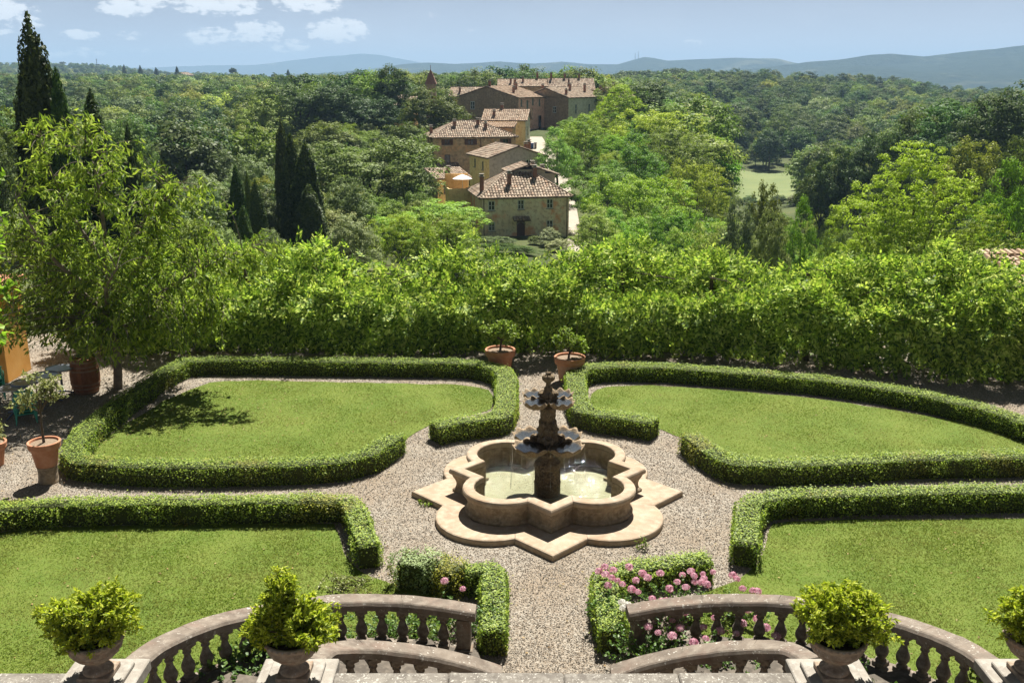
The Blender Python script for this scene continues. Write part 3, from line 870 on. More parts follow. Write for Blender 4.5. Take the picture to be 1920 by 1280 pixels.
# ------------------------------------------------------------------ balustrades, stairs, terrace wall
AX = .56                                        # the stairs are mirrored about this line
def mirror(P): Q = np.array(P, float); Q[:,0] = 2*AX-Q[:,0]; return Q[::-1]
BAL = MB()
BAL.add(*bevbox_vf((0,0,.035), (.16,.16,.07), .006))
BAL.add(*lathe_vf([(.062,.07),(.07,.08),(.07,.095),(.05,.105),(.046,.115),(.062,.14),(.08,.18),(.086,.215),(.08,.255),(.06,.30),(.044,.345),(.038,.385),(.042,.40),(.055,.405),(.055,.42),(.044,.43),(.05,.45),(.07,.475),(.08,.49)], 18), smooth=True)
BAL.add(*bevbox_vf((0,0,.52), (.165,.165,.075), .006))
bal_me = BAL.mesh('baluster', M['balus'])
def balustrade(label, path, group='curved stair balustrades', endpost=True):
    P = spline(path, 90); L = plen(P); base = P[0]*np.array([1,1,0])
    root = thing('balustrade', label, 'balustrade', base, 0, group)
    rail = [(-.15,-.13),(-.11,-.135),(-.10,-.155),(.10,-.155),(.11,-.135),(.15,-.13),(.155,-.045),(.13,-.012),(.11,0),(-.11,0),(-.13,-.012),(-.155,-.045)]
    ns = max(2, round(L/1.05)); cuts = np.linspace(0, len(P)-1, ns+1).round().astype(int)
    rng = np.random.default_rng(len(label))
    for a, b in zip(cuts[:-1], cuts[1:]):
        q = P[a:b+1].copy()
        q[0] += (q[1]-q[0])*.03; q[-1] += (q[-2]-q[-1])*.03
        V, F = sweep_vf(q-base, rail); V += fbm((V+base)*6, 2, 3)[:,None]*.006
        MB().add(V, F).obj('rail_stone', M['stone'], root)
    plinth = [(-.15,-.9),(.15,-.9),(.15,-.73),(.12,-.708),(-.12,-.708),(-.15,-.73)]
    V, F = sweep_vf(P-base, plinth); MB().add(V, F).obj('plinth_course', M['stone'], root)
    nb = int(L/.285)
    s = np.linspace(0, len(P)-1, nb+1)[1:]-len(P)/nb*.5*.98
    T = np.gradient(P, axis=0)
    for k in s:
        i = int(k); p = P[i]
        link('baluster', bal_me, root, Vector(p-base+np.array([0,0,-.712])), math.atan2(T[i,1], T[i,0]))
    if endpost:
        e = P[-4] if endpost == 'end' else P[3]
        mb = MB(); c = e-base
        mb.add(*bevbox_vf(c+np.array([0,0,-.40]), (.2,.2,.46), .01, math.atan2(T[-1,1], T[-1,0])))
        mb.add(*bevbox_vf(c+np.array([0,0,-.71]), (.26,.26,.14), .012, math.atan2(T[-1,1], T[-1,0])))
        mb.obj('end_post', M['balus'], root)
    return P
OUT_L = np.array([(-4.24,9.35,1.76),(-4.11,9.95,1.66),(-3.73,10.67,1.50),(-3.2,11.23,1.33),(-2.62,11.71,1.17),(-1.94,12.0,1.03),(-1.2,12.13,.90),(-.51,12.1,.80)])
IN_L = np.array([(-2.25,9.5,1.72),(-2.12,9.95,1.58),(-1.68,10.3,1.38),(-1.05,10.52,1.15),(-.53,10.62,.95),(-.13,10.63,.79)])
PL = balustrade('left outer stair balustrade sweeping down from the leftmost urn to the gravel path', OUT_L, endpost='end')
PI = balustrade('low left inner stair balustrade arching behind the second urn from the left', IN_L, endpost=False)
PR = balustrade('right outer stair balustrade curving past the lawn to the rightmost urn', mirror(OUT_L), endpost='start')
PJ = balustrade('low right inner stair balustrade arching beside the roses', mirror(IN_L), endpost=False)
def stairs(Po, Pi, label):
    root = thing('stone_stairs', label, 'stairs', (float(Po[:,0].mean()), 10.6, 0))
    b = np.array([Po[:,0].mean(), 10.6, 0]); n = 8
    for k in range(n):
        t0, t1 = k/n, (k+1.06)/n
        ia, ib = [min(int(t*89), 89) for t in (t0, t1)]
        q = np.array([Po[ia], Po[ib], Pi[ib], Pi[ia]])-b
        zt = 1.0-(k/(n))*.95
        V = np.concatenate([np.c_[q[:,:2], np.full(4, -.3)], np.c_[q[:,:2], np.full(4, zt)]])
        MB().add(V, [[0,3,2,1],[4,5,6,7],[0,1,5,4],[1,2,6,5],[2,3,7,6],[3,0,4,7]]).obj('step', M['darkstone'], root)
stairs(PL, PI, 'shadowed stone steps curving down between the left balustrades')
stairs(PR[::-1], PJ[::-1], 'shadowed stone steps curving down between the right balustrades')

# terrace parapet: three runs of coping on a wall
def parapet(label, x0, x1):
    y0, y1 = 8.72, 9.15; cx = (x0+x1)/2
    root = thing('terrace_parapet', label, 'parapet', (cx, 8.93, 0), 0, 'terrace parapets')
    mb = MB(); mb.add(*bevbox_vf((0,0,.83), (x1-x0-.02,.3,1.66), .01)); mb.obj('wall', M['stone'], root)
    n = max(1, round((x1-x0)/1.25)); w = (x1-x0)/n
    for k in range(n):
        mb = MB(); V, F = bevbox_vf((x0-cx+w*(k+.5), 0, 1.72), (w-.006, y1-y0, .12), .016)
        V[:,2] += .004*math.sin(k*2.3); mb.add(V, F); mb.obj('coping_stone', M['coping'], root)
parapet('lichen speckled parapet coping between the two middle urns', -1.93, 3.05)
parapet('lichen speckled parapet coping left of the leftmost urn', -9.0, -4.78)
parapet('lichen speckled parapet coping right of the rightmost urn', 5.9, 10.0)
def pedestal(label, x, y=9.0):
    root = thing('urn_pedestal', label, 'pedestal', (x, y, 0), 0, 'urn pedestals')
    mb = MB(); mb.add(*bevbox_vf((0,0,.83), (.56,.56,1.66), .01)); mb.obj('pier', M['stone'], root)
    mb = MB(); mb.add(*bevbox_vf((0,.03,1.73), (.82,.70,.14), .012)); mb.obj('cap_slab', M['limestone'], root)
    mb = MB(); mb.add(*bevbox_vf((0,.0,1.825), (.58,.5,.05), .01)); mb.obj('upper_slab', M['limestone'], root)
URNX = [-4.43, -2.33, 3.45, 5.55]
for x, l in zip(URNX, ('pale stone pedestal under the leftmost urn', 'pale stone pedestal under the second urn from the left', 'pale stone pedestal under the third urn from the left', 'pale stone pedestal under the rightmost urn')): pedestal(l, x)

# terrace floor behind the parapet
mb = MB(); mb.add(*bevbox_vf((0,4.0,.45), (26,9.2,.98), .01)); tag(mb.obj('terrace_floor', M['stone']), kind='structure')

def make_urn(x, y, z, label):
    root = thing('stone_urn', label, 'urn', (x, y, z), 0, 'planted stone urns on the terrace')
    mb = MB(); mb.add(*bevbox_vf((0,0,.03), (.34,.34,.06), .008)); mb.obj('foot_block', M['urn'], root)
    mb = MB(); mb.add(*lathe_vf([(.155,.06),(.16,.075),(.155,.095),(.125,.11),(.085,.135),(.075,.16),(.085,.18),(.10,.185),(.10,.2),(.08,.205)], 30), smooth=True); mb.obj('stem', M['urn'], root)
    mb = MB()
    mb.add(*lathe_vf([(.06,.2),(.12,.205),(.19,.24),(.235,.285),(.25,.32),(.245,.325)], 48, wob=lambda a, z: 1+(.055*np.abs(np.cos(a*8))-.03)[None]*np.clip((z-.2)/.05, 0, 1)[:,None]), smooth=True)
    mb.add(*lathe_vf([(.235,.322),(.27,.335),(.275,.36),(.265,.385),(.285,.41),(.30,.43),(.305,.45),(.295,.468),(.265,.465),(.255,.44),(.25,.36),(.0,.35)], 40), smooth=True)
    mb.obj('bowl', M['urn'], root)
    mb = MB()                                   # egg and dart rim
    for k in range(30):
        a = k/30*2*math.pi
        mb.add(*bevbox_vf((.298*math.cos(a), .298*math.sin(a), .445), (.03,.04,.03), .01, a))
    mb.obj('rim_beading', M['urn'], root)
    mb = MB(); mb.add(*lathe_vf([(.255,.43),(.1,.445),(0,.45)], 24)); mb.obj('soil', M['darksoil'], root)
    return root
for x, l in zip(URNX, ('stone urn on the leftmost pedestal overflowing with a wide mounded shrub', 'stone urn second from the left with a tall pointed shrub', 'stone urn third from the left with a dense mounded shrub', 'stone urn at the right edge beside the end of the balustrade')):
    make_urn(x, 9.0, 1.85, l)

def shoots(rng, base, ends, leaf, per, asp=.34, spread=.3, lw=.006):
    """shoots from base points to ends, leaves along their outer part; returns stems and leaves meshes"""
    st = MB(); P = []; N = []; A = []
    for b, e in zip(base, ends):
        mid = (b+e)/2+np.array([0,0,.12])*np.linalg.norm(e-b)+rng.normal(size=3)*.04*np.linalg.norm(e-b)
        t = np.linspace(0, 1, 6)[:,None]
        c = (1-t)**2*b+2*t*(1-t)*mid+t*t*e
        st.add(*tube_vf(c, np.linspace(lw, lw*.35, 6), 4))
        u = 1-rng.random(per)**1.5*.75
        q = (1-u)[:,None]**2*b+2*(u*(1-u))[:,None]*mid+(u**2)[:,None]*e
        d = unit(2*(1-u)[:,None]*(mid-b)+2*u[:,None]*(e-mid))
        a = unit(d*.7+rdir(rng, per)*.8)
        P.append(q+a*leaf*.5); A.append(a); N.append(unit(rdir(rng, per)+np.array([0,0,.8])))
    P, N, A = map(np.concatenate, (P, N, A))
    lv = MB(); lv.add(*leaves_vf(P, N, leaf*(.6+.7*rng.random(len(P))), asp, rng, A, .12))
    return st, lv
def mound(label, c, lobes, n, leaf=.07, per=42, mat='shrub', name='shrub', cat='shrub', group='shrubs planted in the stone urns', seed=1, asp=.36, stem='bark', base=.1):
    """lobes: (dx, dy, dz, rx, rz) of the outline above the soil"""
    rng = np.random.default_rng(seed); root = thing(name, label, cat, c, 0, group)
    wt = np.array([l[3]**2*l[4] for l in lobes]); pick = rng.choice(len(lobes), n, p=wt/wt.sum())
    lb = np.array(lobes)[pick]; d = rdir(rng, n); d[:,2] = np.abs(d[:,2])*np.where(rng.random(n) < .75, 1, -.7)
    r = .45+.55*rng.random(n)**.5
    r = r*(1+.3*fbm(d*2.4+pick[:,None]*3.7, seed, 2))+(rng.random(n) < .12)*.22*rng.random(n)
    ends = lb[:,:3]+d*r[:,None]*np.stack([lb[:,3], lb[:,3], lb[:,4]], -1)
    ends[:,2] = np.maximum(ends[:,2], -.12)
    b = np.concatenate([rng.normal(size=(n,2))*base*.5, np.zeros((n,1))], 1)
    st, lv = shoots(rng, b, ends, leaf, per, asp)
    st.obj('stems', M[stem], root); lv.obj('foliage', M[mat], root)
    return root
US = 2.29
mound('wide two-humped yellow green shrub in the leftmost urn', (URNX[0], 9.0, US), [(-.28,0,.18,.36,.3),(.16,0,.28,.36,.34),(-.02,0,.1,.42,.22)], 351, seed=3)
mound('tall pointed yellow green shrub in the second urn from the left', (URNX[1], 9.0, US), [(-.05,0,.25,.36,.3),(.2,0,.12,.34,.24),(-.1,0,.45,.2,.36),(-.25,0,.08,.26,.2)], 339, seed=4)
mound('dense mounded yellow green shrub in the third urn from the left', (URNX[2], 9.0, US), [(-.1,0,.24,.38,.34),(.22,0,.2,.36,.34),(.1,0,.36,.34,.26)], 362, seed=5)
mound('yellow green shrub at the right edge of the picture in the rightmost urn', (URNX[3], 9.0, US), [(-.05,0,.2,.36,.34),(.1,0,.3,.34,.34),(-.25,0,.28,.2,.2)], 327, seed=6)

# ------------------------------------------------------------------ roses and greenery by the stairs
def bloom_mesh(mat):
    rng = np.random.default_rng(2); mb = MB()
    for ring, (k, th, r, s) in enumerate(((7,2.0,.036,.04),(8,1.45,.041,.042),(7,.95,.036,.04),(5,.5,.03,.034),(3,.15,.034,.024))):
        for q in range(k):
            a = q/k*6.283+ring*.45; n_ = np.array([math.cos(a)*math.sin(th), math.sin(a)*math.sin(th), math.cos(th)])
            up = np.array([-math.cos(a)*math.cos(th), -math.sin(a)*math.cos(th), math.sin(th)])
            N = unit(n_+.35*up*(-1)+rng.normal(size=3)*.12)
            mb.add(*leaves_vf((n_*r+np.array([0,0,.02]))[None], N[None], s, .95, rng, up[None], .16))
    return mb.mesh('rose_bloom', mat)
bloom_me = bloom_mesh(M['petal']); wbloom_me = bloom_mesh(M['whitepetal'])
def rose_bush(label, c, lobes, n, blooms, seed, per=20, mat='rose', white=0, group='rose bushes by the stairs', leaf=.055):
    root = mound(label, c, lobes, n, leaf, per, mat, 'rose_bush', 'rose bush', group, seed, .6, base=.35)
    rng = np.random.default_rng(seed+50)
    for k, b in enumerate(blooms):
        o = link('rose_bloom', wbloom_me if k < white else bloom_me, root, Vector(np.array(b)-np.array(c)), rng.random()*6, 1.0+.5*rng.random())
        o.rotation_euler = (.5*rng.random()-.1, .5*(rng.random()-.5), rng.random()*6)
    return root
def bl(px, Y=None, z=None):
    out = []
    for k, (x, y) in enumerate(px):
        out.append(gp(x, y, .55+.15*((k*7) % 5)/5 if z is None else z))
    return out
B1 = bl([(1134,1066),(1136,1080),(1146,1086),(1158,1090),(1178,1066),(1192,1090),(1184,1108),(1196,1112),(1214,1086)], z=.58)
rose_bush('pink rose bush nearest the path at the corner of the right box hedge', (1.55,12.75,0), [(-.1,.1,.35,.35,.25),(.3,.2,.35,.3,.25)], 46, B1+bl([(1124,1074),(1150,1072),(1204,1078),(1166,1098),(1140,1100)], z=.5), 11)
B2 = bl([(1296,1074),(1300,1082),(1318,1078),(1320,1088),(1314,1094),(1286,1104),(1254,1106),(1325,1098)], z=.62)
rose_bush('pink rose bush behind the right balustrade with a cluster of blooms', (2.55,13.0,0), [(-.3,.05,.35,.4,.3),(.2,.05,.35,.4,.3)], 50, B2+bl([(1280,1080),(1270,1094),(1302,1094),(1336,1074),(1238,1078)], z=.55), 12)
B3 = bl([(1374,1082),(1382,1088),(1392,1106),(1412,1110),(1420,1112)], z=.5)
rose_bush('pink rose bush at the edge of the front right lawn', (3.4,13.1,0), [(0,0,.25,.3,.22),(.3,-.1,.22,.25,.18)], 24, B3, 13)
B4 = bl([(1166,1132),(1176,1138),(1170,1142),(1240,1130),(1258,1132),(1228,1166),(1234,1188),(1260,1164),(1260,1196),(1300,1208),(1250,1130)], z=.6)
rose_bush('dark leaved rose bush smothering the end of the right balustrade', (1.95,11.75,0), [(-.25,.1,.38,.42,.36),(.15,.1,.42,.45,.36),(.0,.0,.25,.5,.25)], 110, B4+bl([(1190,1160),(1206,1146),(1222,1126),(1216,1178),(1276,1180),(1284,1150)], z=.6), 14, white=3)
B5 = bl([(1305,1155),(1320,1178),(1364,1144),(1400,1146),(1402,1146),(1392,1172),(1454,1196)], z=.62)
rose_bush('rose bush growing between the right stair balustrades', (3.1,11.15,.15), [(-.5,.15,.3,.4,.34),(0,.1,.32,.45,.32),(.35,.0,.3,.4,.3)], 105, B5+bl([(1340,1160),(1350,1186),(1380,1190),(1420,1164),(1436,1180),(1322,1200)], z=.6), 15)
B6 = bl([(834,1092),(868,1106)], z=.62)
rose_bush('rose bush with two pink blooms behind the left balustrade end', (-.75,12.75,0), [(-.2,0,.3,.3,.3),(.3,-.1,.3,.3,.3)], 56, B6, 16)
rose_bush('leafy rose foliage seen through the left balustrade', (-1.7,12.45,0), [(-.5,0,.25,.45,.28),(.2,0,.25,.5,.28),(.7,.0,.25,.35,.28)], 100, [], 17)
mound('ivy tangled over the balusters of the left stair', (-3.3,10.9,.3), [(-.35,-.45,.5,.3,.4),(.0,-.1,.5,.35,.4),(.4,.25,.4,.35,.36)], 90, .06, 24, 'rose', 'ivy', 'ivy', 'ivy on the stair balustrades', 18, .75, base=.6)
mound('ivy at the foot of the right stair balusters', (4.35,10.3,.5), [(-.15,.1,.3,.3,.4),(.15,-.2,.2,.3,.35)], 55, .055, 24, 'rose', 'ivy', 'ivy', 'ivy on the stair balustrades', 19, .75, base=.4)
mound('small leafy weed growing beside the rightmost pedestal', (5.15,9.35,1.0), [(0,0,.3,.25,.35)], 26, .06, 16, 'lemon', 'weed', 'plant', None, 20, .6)
w_ = gp(800, 945, 0)
mound('low weed growing in the gravel at the left corner of the fountain plinth', (w_[0], w_[1], 0), [(0,0,.04,.2,.07),(.2,-.05,.03,.16,.05)], 26, .045, 12, 'lemon', 'weed', 'plant', None, 61, .5, base=.25)
w_ = gp(1205, 1030, 0)
mound('thin weeds sprouting from the gravel before the right rose bed', (w_[0], w_[1], 0), [(0,0,.1,.16,.16)], 14, .04, 10, 'lemon', 'weed', 'plant', None, 62, .4, base=.2)
w_ = gp(640, 1118, 0)
mound('pale leaved weeds on the lawn behind the left balustrade', (w_[0]+.1, w_[1]+.3, 0), [(-.3,0,.1,.25,.12),(.2,0,.08,.25,.1)], 30, .05, 12, 'pale', 'weed', 'plant', None, 63, .6, base=.4)
# ------------------------------------------------------------------ terracotta pots with lemon trees
def pot(label, x, y, z=0, s=1.0, mat='terracotta', group='terracotta pots'):
    root = thing('terracotta_pot', label, 'pot', (x, y, z), 0, group)
    mb = MB(); mb.add(*lathe_vf([(0,0),(.215*s,0),(.225*s,.01*s),(.285*s,.40*s),(.29*s,.41*s)], 36), smooth=False)
    mb.obj('body', M[mat], root)
    mb = MB(); mb.add(*lathe_vf([(.285*s,.405*s),(.325*s,.415*s),(.335*s,.44*s),(.335*s,.5*s),(.345*s,.52*s),(.345*s,.555*s),(.335*s,.565*s),(.30*s,.56*s),(.285*s,.5*s)], 36)); mb.obj('rim', M['terracotta'], root)
    mb = MB(); mb.add(*lathe_vf([(.295*s,.515*s),(.2*s,.525*s),(.1*s,.53*s),(0,.535*s)], 24)); mb.obj('soil', M['soil'], root)
    return root
def small_tree(label, c, trunk, lobes, n, leaf, per, mat, seed, name='lemon_tree', cat='lemon tree', trunkr=.035, asp=.42):
    """lobes relative to c; trunk = points from c upward"""
    rng = np.random.default_rng(seed); root = thing(name, label, cat, c)
    T = spline(trunk, 8); mb = MB(); mb.add(*tube_vf(T, np.linspace(trunkr, trunkr*.6, 8), 8), smooth=True)
    mb.obj('trunk', M['bark'], root)
    st, lv = MB(), MB(); top = T[-1]
    wt = np.array([l[3]**2*l[4] for l in lobes]); wt /= wt.sum()
    for l, w in zip(lobes, wt):
        lc = np.array(l[:3]); b = top*.6+lc*.4
        st.add(*tube_vf(spline([T[-2], b+np.array([0,0,-.03]), lc], 7), np.linspace(trunkr*.6, .008, 7), 6))
        k = max(6, int(n*w)); d = rdir(rng, k)
        ends = lc+d*(.5+.5*rng.random((k,1)))*np.array([l[3], l[3], l[4]])
        a, b2 = shoots(rng, np.tile(lc-np.array([0,0,l[4]*.5]), (k,1)), ends, leaf, per, asp, lw=.005)
        for src, dst in ((a, st), (b2, lv)):
            for V, (F, mi, sm) in zip(src.V, src.F): pass
            off = dst.n
            dst.V += src.V; dst.F += [(F+off, mi, sm) for F, mi, sm in src.F]; dst.n += src.n
    st.obj('branches', M['bark'], root); lv.obj('foliage', M[mat], root)
    return root
p1 = gp(938, 702, 0); p2 = gp(1068, 716, 0)
pot('terracotta pot standing behind the hedge corner left of the rear path', p1[0], p1[1]+.15, 0, 1.25, 'terracotta')
pot('bleached terracotta pot at the corner of the hedge right of the rear path', p2[0], p2[1]+.1, 0, 1.25, 'oldterracotta')
small_tree('small lemon tree spreading wide in the pot left of the rear path', (p1[0], p1[1]+.15, .66), [(0,0,0),(.02,0,.2),(.05,0,.34)], [(.12,0,.62,.36,.26),(-.18,0,.56,.3,.2),(.28,.0,.45,.28,.22),(-.42,0,.62,.2,.12),(.1,0,.78,.22,.16)], 150, .105, 9, 'lemon', 31)
small_tree('small lemon tree with two crowns in the pot right of the rear path', (p2[0], p2[1]+.1, .66), [(-.03,0,0),(-.02,0,.1),(0,0,.18)], [(-.28,0,.52,.26,.22),(-.05,0,.68,.18,.16),(.22,0,.42,.3,.26),(.3,0,.3,.24,.18),(-.18,0,.8,.12,.12)], 120, .105, 9, 'lemon', 32)
p3 = gp(88, 906, 0)
base = thing('pot_stand', 'weathered cylindrical pot stand under the left terracotta pot', 'pot stand', (p3[0], p3[1]+.1, 0))
mb = MB(); mb.add(*lathe_vf([(.2,0),(.21,.02),(.195,.08),(.185,.2),(.195,.33),(.21,.36),(.0,.365)], 28)); mb.obj('drum', M['travdark'], base)
pot('red terracotta pot raised on a stand at the left hedge corner', p3[0], p3[1]+.1, .366, .93)
small_tree('slender pale leaved tree in the raised red pot', (p3[0], p3[1]+.1, .86), [(0,0,0),(.0,0,.4),(.02,0,.75)], [(-.2,0,.95,.3,.24),(.12,.0,1.2,.36,.24),(.3,0,1.02,.3,.2),(-.02,0,1.42,.26,.16),(-.42,0,.82,.22,.18),(.42,0,1.3,.22,.12)], 120, .08, 9, 'pale', 33, 'potted_tree', 'potted tree', .03, .55)
p4 = gp(-4, 872, 0)
pot('terracotta pot at the left edge of the picture', p4[0]-.1, p4[1], 0, .95)
small_tree('bushy pale leaved plant at the left edge of the picture', (p4[0]-.1, p4[1], .5), [(0,0,0),(0,0,.15),(0,0,.3)], [(0,0,.45,.3,.3),(.15,0,.3,.25,.25)], 60, .08, 10, 'pale', 34, 'potted_bush', 'potted plant', .025, .55)

# ------------------------------------------------------------------ barrel, tables, chairs, outbuilding corner
def wood_mat():
    t = NT('barrel oak'); n = t.noise(6, 5, .6)
    mp = t.n('ShaderNodeMapping'); mp.inputs['Scale'].default_value = (14, 14, 1.2); t.l(t.co(), mp.inputs[0])
    g = t.noise(2, 5, .6, vec=mp.outputs[0]); r = t.n('ShaderNodeObjectInfo').outputs['Random']
    col = t.mix(g, (.17,.065,.03), (.33,.14,.07)); col = t.mix(t.rng(n, .5, .8, 0, .5), col, (.42,.24,.14))
    col = t.mix(1, col, t.ramp(r, [(0,(.8,.8,.8)),(1,(1.2,1.2,1.2))]), 'MULTIPLY')
    t.principled(col, .75, t.bump(g, .3, .01)); return t.m
M['oakwood'] = wood_mat()
M['hoop'] = plain_mat('rusty barrel hoop', (.34,.22,.14), (.22,.12,.07), 9, .6, .2, .004, .4, .4)
M['metal'] = plain_mat('grey painted metal', (.3,.32,.35), (.2,.22,.25), 8, .4, .1, .002, .5, .6)
M['tabletop'] = plain_mat('brushed table top', (.38,.4,.44), (.28,.3,.34), 30, .38, .2, .002, .5, .7)
M['greenchair'] = plain_mat('green plastic', (.04,.28,.18), (.06,.36,.25), 6, .45, .05, .002, .5)
M['bluegrey'] = plain_mat('blue grey metal', (.12,.16,.24), (.08,.1,.16), 7, .5, .1, .002, .5, .3)
pb = gp(152, 742, 0); bx, by = pb[0], pb[1]+.36
barrel = thing('wooden_barrel', 'old wooden wine barrel with iron hoops on the gravel under the tree', 'barrel', (bx, by, 0))
def brad(z): return .29+.085*(1-((z-.45)/.45)**2)
zs = np.linspace(0, .92, 9)
for k in range(18):
    a0, a1 = k/18*6.2832+.012, (k+1)/18*6.2832-.012; G = []
    for r_off in (0, -.03):
        G.append(np.array([[[ (brad(z)+r_off)*math.cos(a), (brad(z)+r_off)*math.sin(a), z] for a in (a0, (a0+a1)/2, a1)] for z in zs]))
    mb = MB(); V, F = grid_vf(G[0]); mb.add(V, F); V, F = grid_vf(G[1]); mb.add(V, F[:, ::-1])
    mb.obj('stave', M['oakwood'], barrel)
for z in (.05,.16,.27,.64,.74,.86):
    mb = MB(); mb.add(*lathe_vf([(brad(z)+.001,z-.022),(brad(z)+.009,z-.022),(brad(z+.02)+.009,z+.022),(brad(z+.02)+.001,z+.022)], 36)); mb.obj('hoop', M['hoop'], barrel)
mb = MB(); mb.add(*lathe_vf([(.275,.86),(0,.862)], 30)); mb.obj('head', M['oakwood'], barrel)
small_tree('low leafy plant growing out of the barrel top', (bx, by, .862), [(0,0,0),(0,0,.1),(0,0,.2)], [(0,0,.2,.2,.15),(-.1,0,.3,.15,.12)], 26, .07, 8, 'droop', 36, 'barrel_plant', 'plant', .02)
def table(label, px, py, z=.74, r=.36):
    c = gp(px, py, z)
    root = thing('round_table', label, 'table', (c[0], c[1], 0), .4, 'round metal garden tables')
    mb = MB(); mb.add(*lathe_vf([(0,z-.02),(r-.01,z-.02),(r,z-.012),(r,z+.012),(r-.012,z+.016),(r-.03,z),(0,z+.001)], 40)); mb.obj('table_top', M['tabletop'], root)
    mb = MB(); mb.add(*tube_vf([(0,0,.05),(0,0,z-.02)], .03, 12)); mb.obj('post', M['metal'], root)
    for k in range(3):
        a = k*2.094; mb = MB(); mb.add(*tube_vf([(0,0,.12),(.16*math.cos(a),.16*math.sin(a),.08),(.36*math.cos(a),.36*math.sin(a),.015)], [.025,.022,.018], 8)); mb.obj('foot', M['bluegrey'], root)
table('round metal table at the left edge in front of the green chairs', 22, 726)
table('round metal table second in the row beside the ochre wall', 48, 716, .76, .34)
table('round metal table third in the row toward the barrel', 82, 703)
table('round metal table nearest the barrel', 112, 690)
def chair_stack(label, px, py, n):
    c = gp(px, py, 0)
    for k in range(n):
        z = k*.075; g_ = 'stacked green garden chairs'
        root = thing('garden_chair', label[k], 'chair', (c[0], c[1]+.012*k, z), .5, g_); root.scale = (.95,.95,.58)
        mb = MB(); mb.add(*bevbox_vf((0,0,.42), (.46,.44,.035), .012)); mb.obj('seat', M['greenchair'], root)
        mb = MB()
        for q in range(5): mb.add(*bevbox_vf((-.18+.09*q,.235,.62), (.06,.03,.36), .008))
        mb.add(*bevbox_vf((0,.24,.81), (.46,.035,.07), .012)); mb.obj('backrest', M['greenchair'], root)
        for sx in (-1,1):
            mb = MB(); mb.add(*tube_vf([(sx*.24,.24,.62),(sx*.25,-.05,.63),(sx*.25,-.2,.62),(sx*.23,-.2,.42)], .018, 6)); mb.obj('armrest', M['greenchair'], root)
            for sy in (-1,1):
                mb = MB(); mb.add(*tube_vf([(sx*.2,sy*.19,.42),(sx*.24,sy*.22,0)], [.02,.016], 6)); mb.obj('leg', M['greenchair'], root)
chair_stack(['green plastic chair at the bottom of the stack under the tables', 'green plastic chair second from the bottom under the tables', 'green plastic chair third from the bottom under the tables', 'green plastic chair topmost in the stack under the tables'], 50, 790, 4)
chair_stack(['green plastic chair lowest in the stack by the ochre wall', 'green plastic chair second lowest in the stack by the ochre wall', 'green plastic chair in the middle of the stack by the ochre wall', 'green plastic chair second from the top by the ochre wall', 'green plastic chair on top of the stack by the ochre wall'], -8, 748, 5)
M['ochre'] = plain_mat('ochre plaster', (.52,.25,.055), (.6,.33,.1), 2.2, .9, .2, .01)
M['paleochre'] = plain_mat('pale yellow plaster', (.6,.47,.25), (.52,.38,.18), 2.2, .9, .2, .01)
c = gp(16, 718, 0)
root = thing('garden_pavilion', 'ochre plastered corner of an outbuilding behind the metal tables', 'outbuilding', (c[0], c[1], 0))
mb = MB(); mb.add(*bevbox_vf((-1.6,.66,1.3), (3.2,1.3,2.6), .01)); mb.obj('wall', M['ochre'], root)
mb = MB(); mb.add(*bevbox_vf((-1.7,-.012,1.3), (2.9,.03,2.55), .005)); mb.obj('front_panel', M['paleochre'], root)
mb = MB(); mb.add(*bevbox_vf((-1.6,.66,2.68), (3.5,1.6,.14), .02)); mb.obj('roof', M['terracotta'], root)

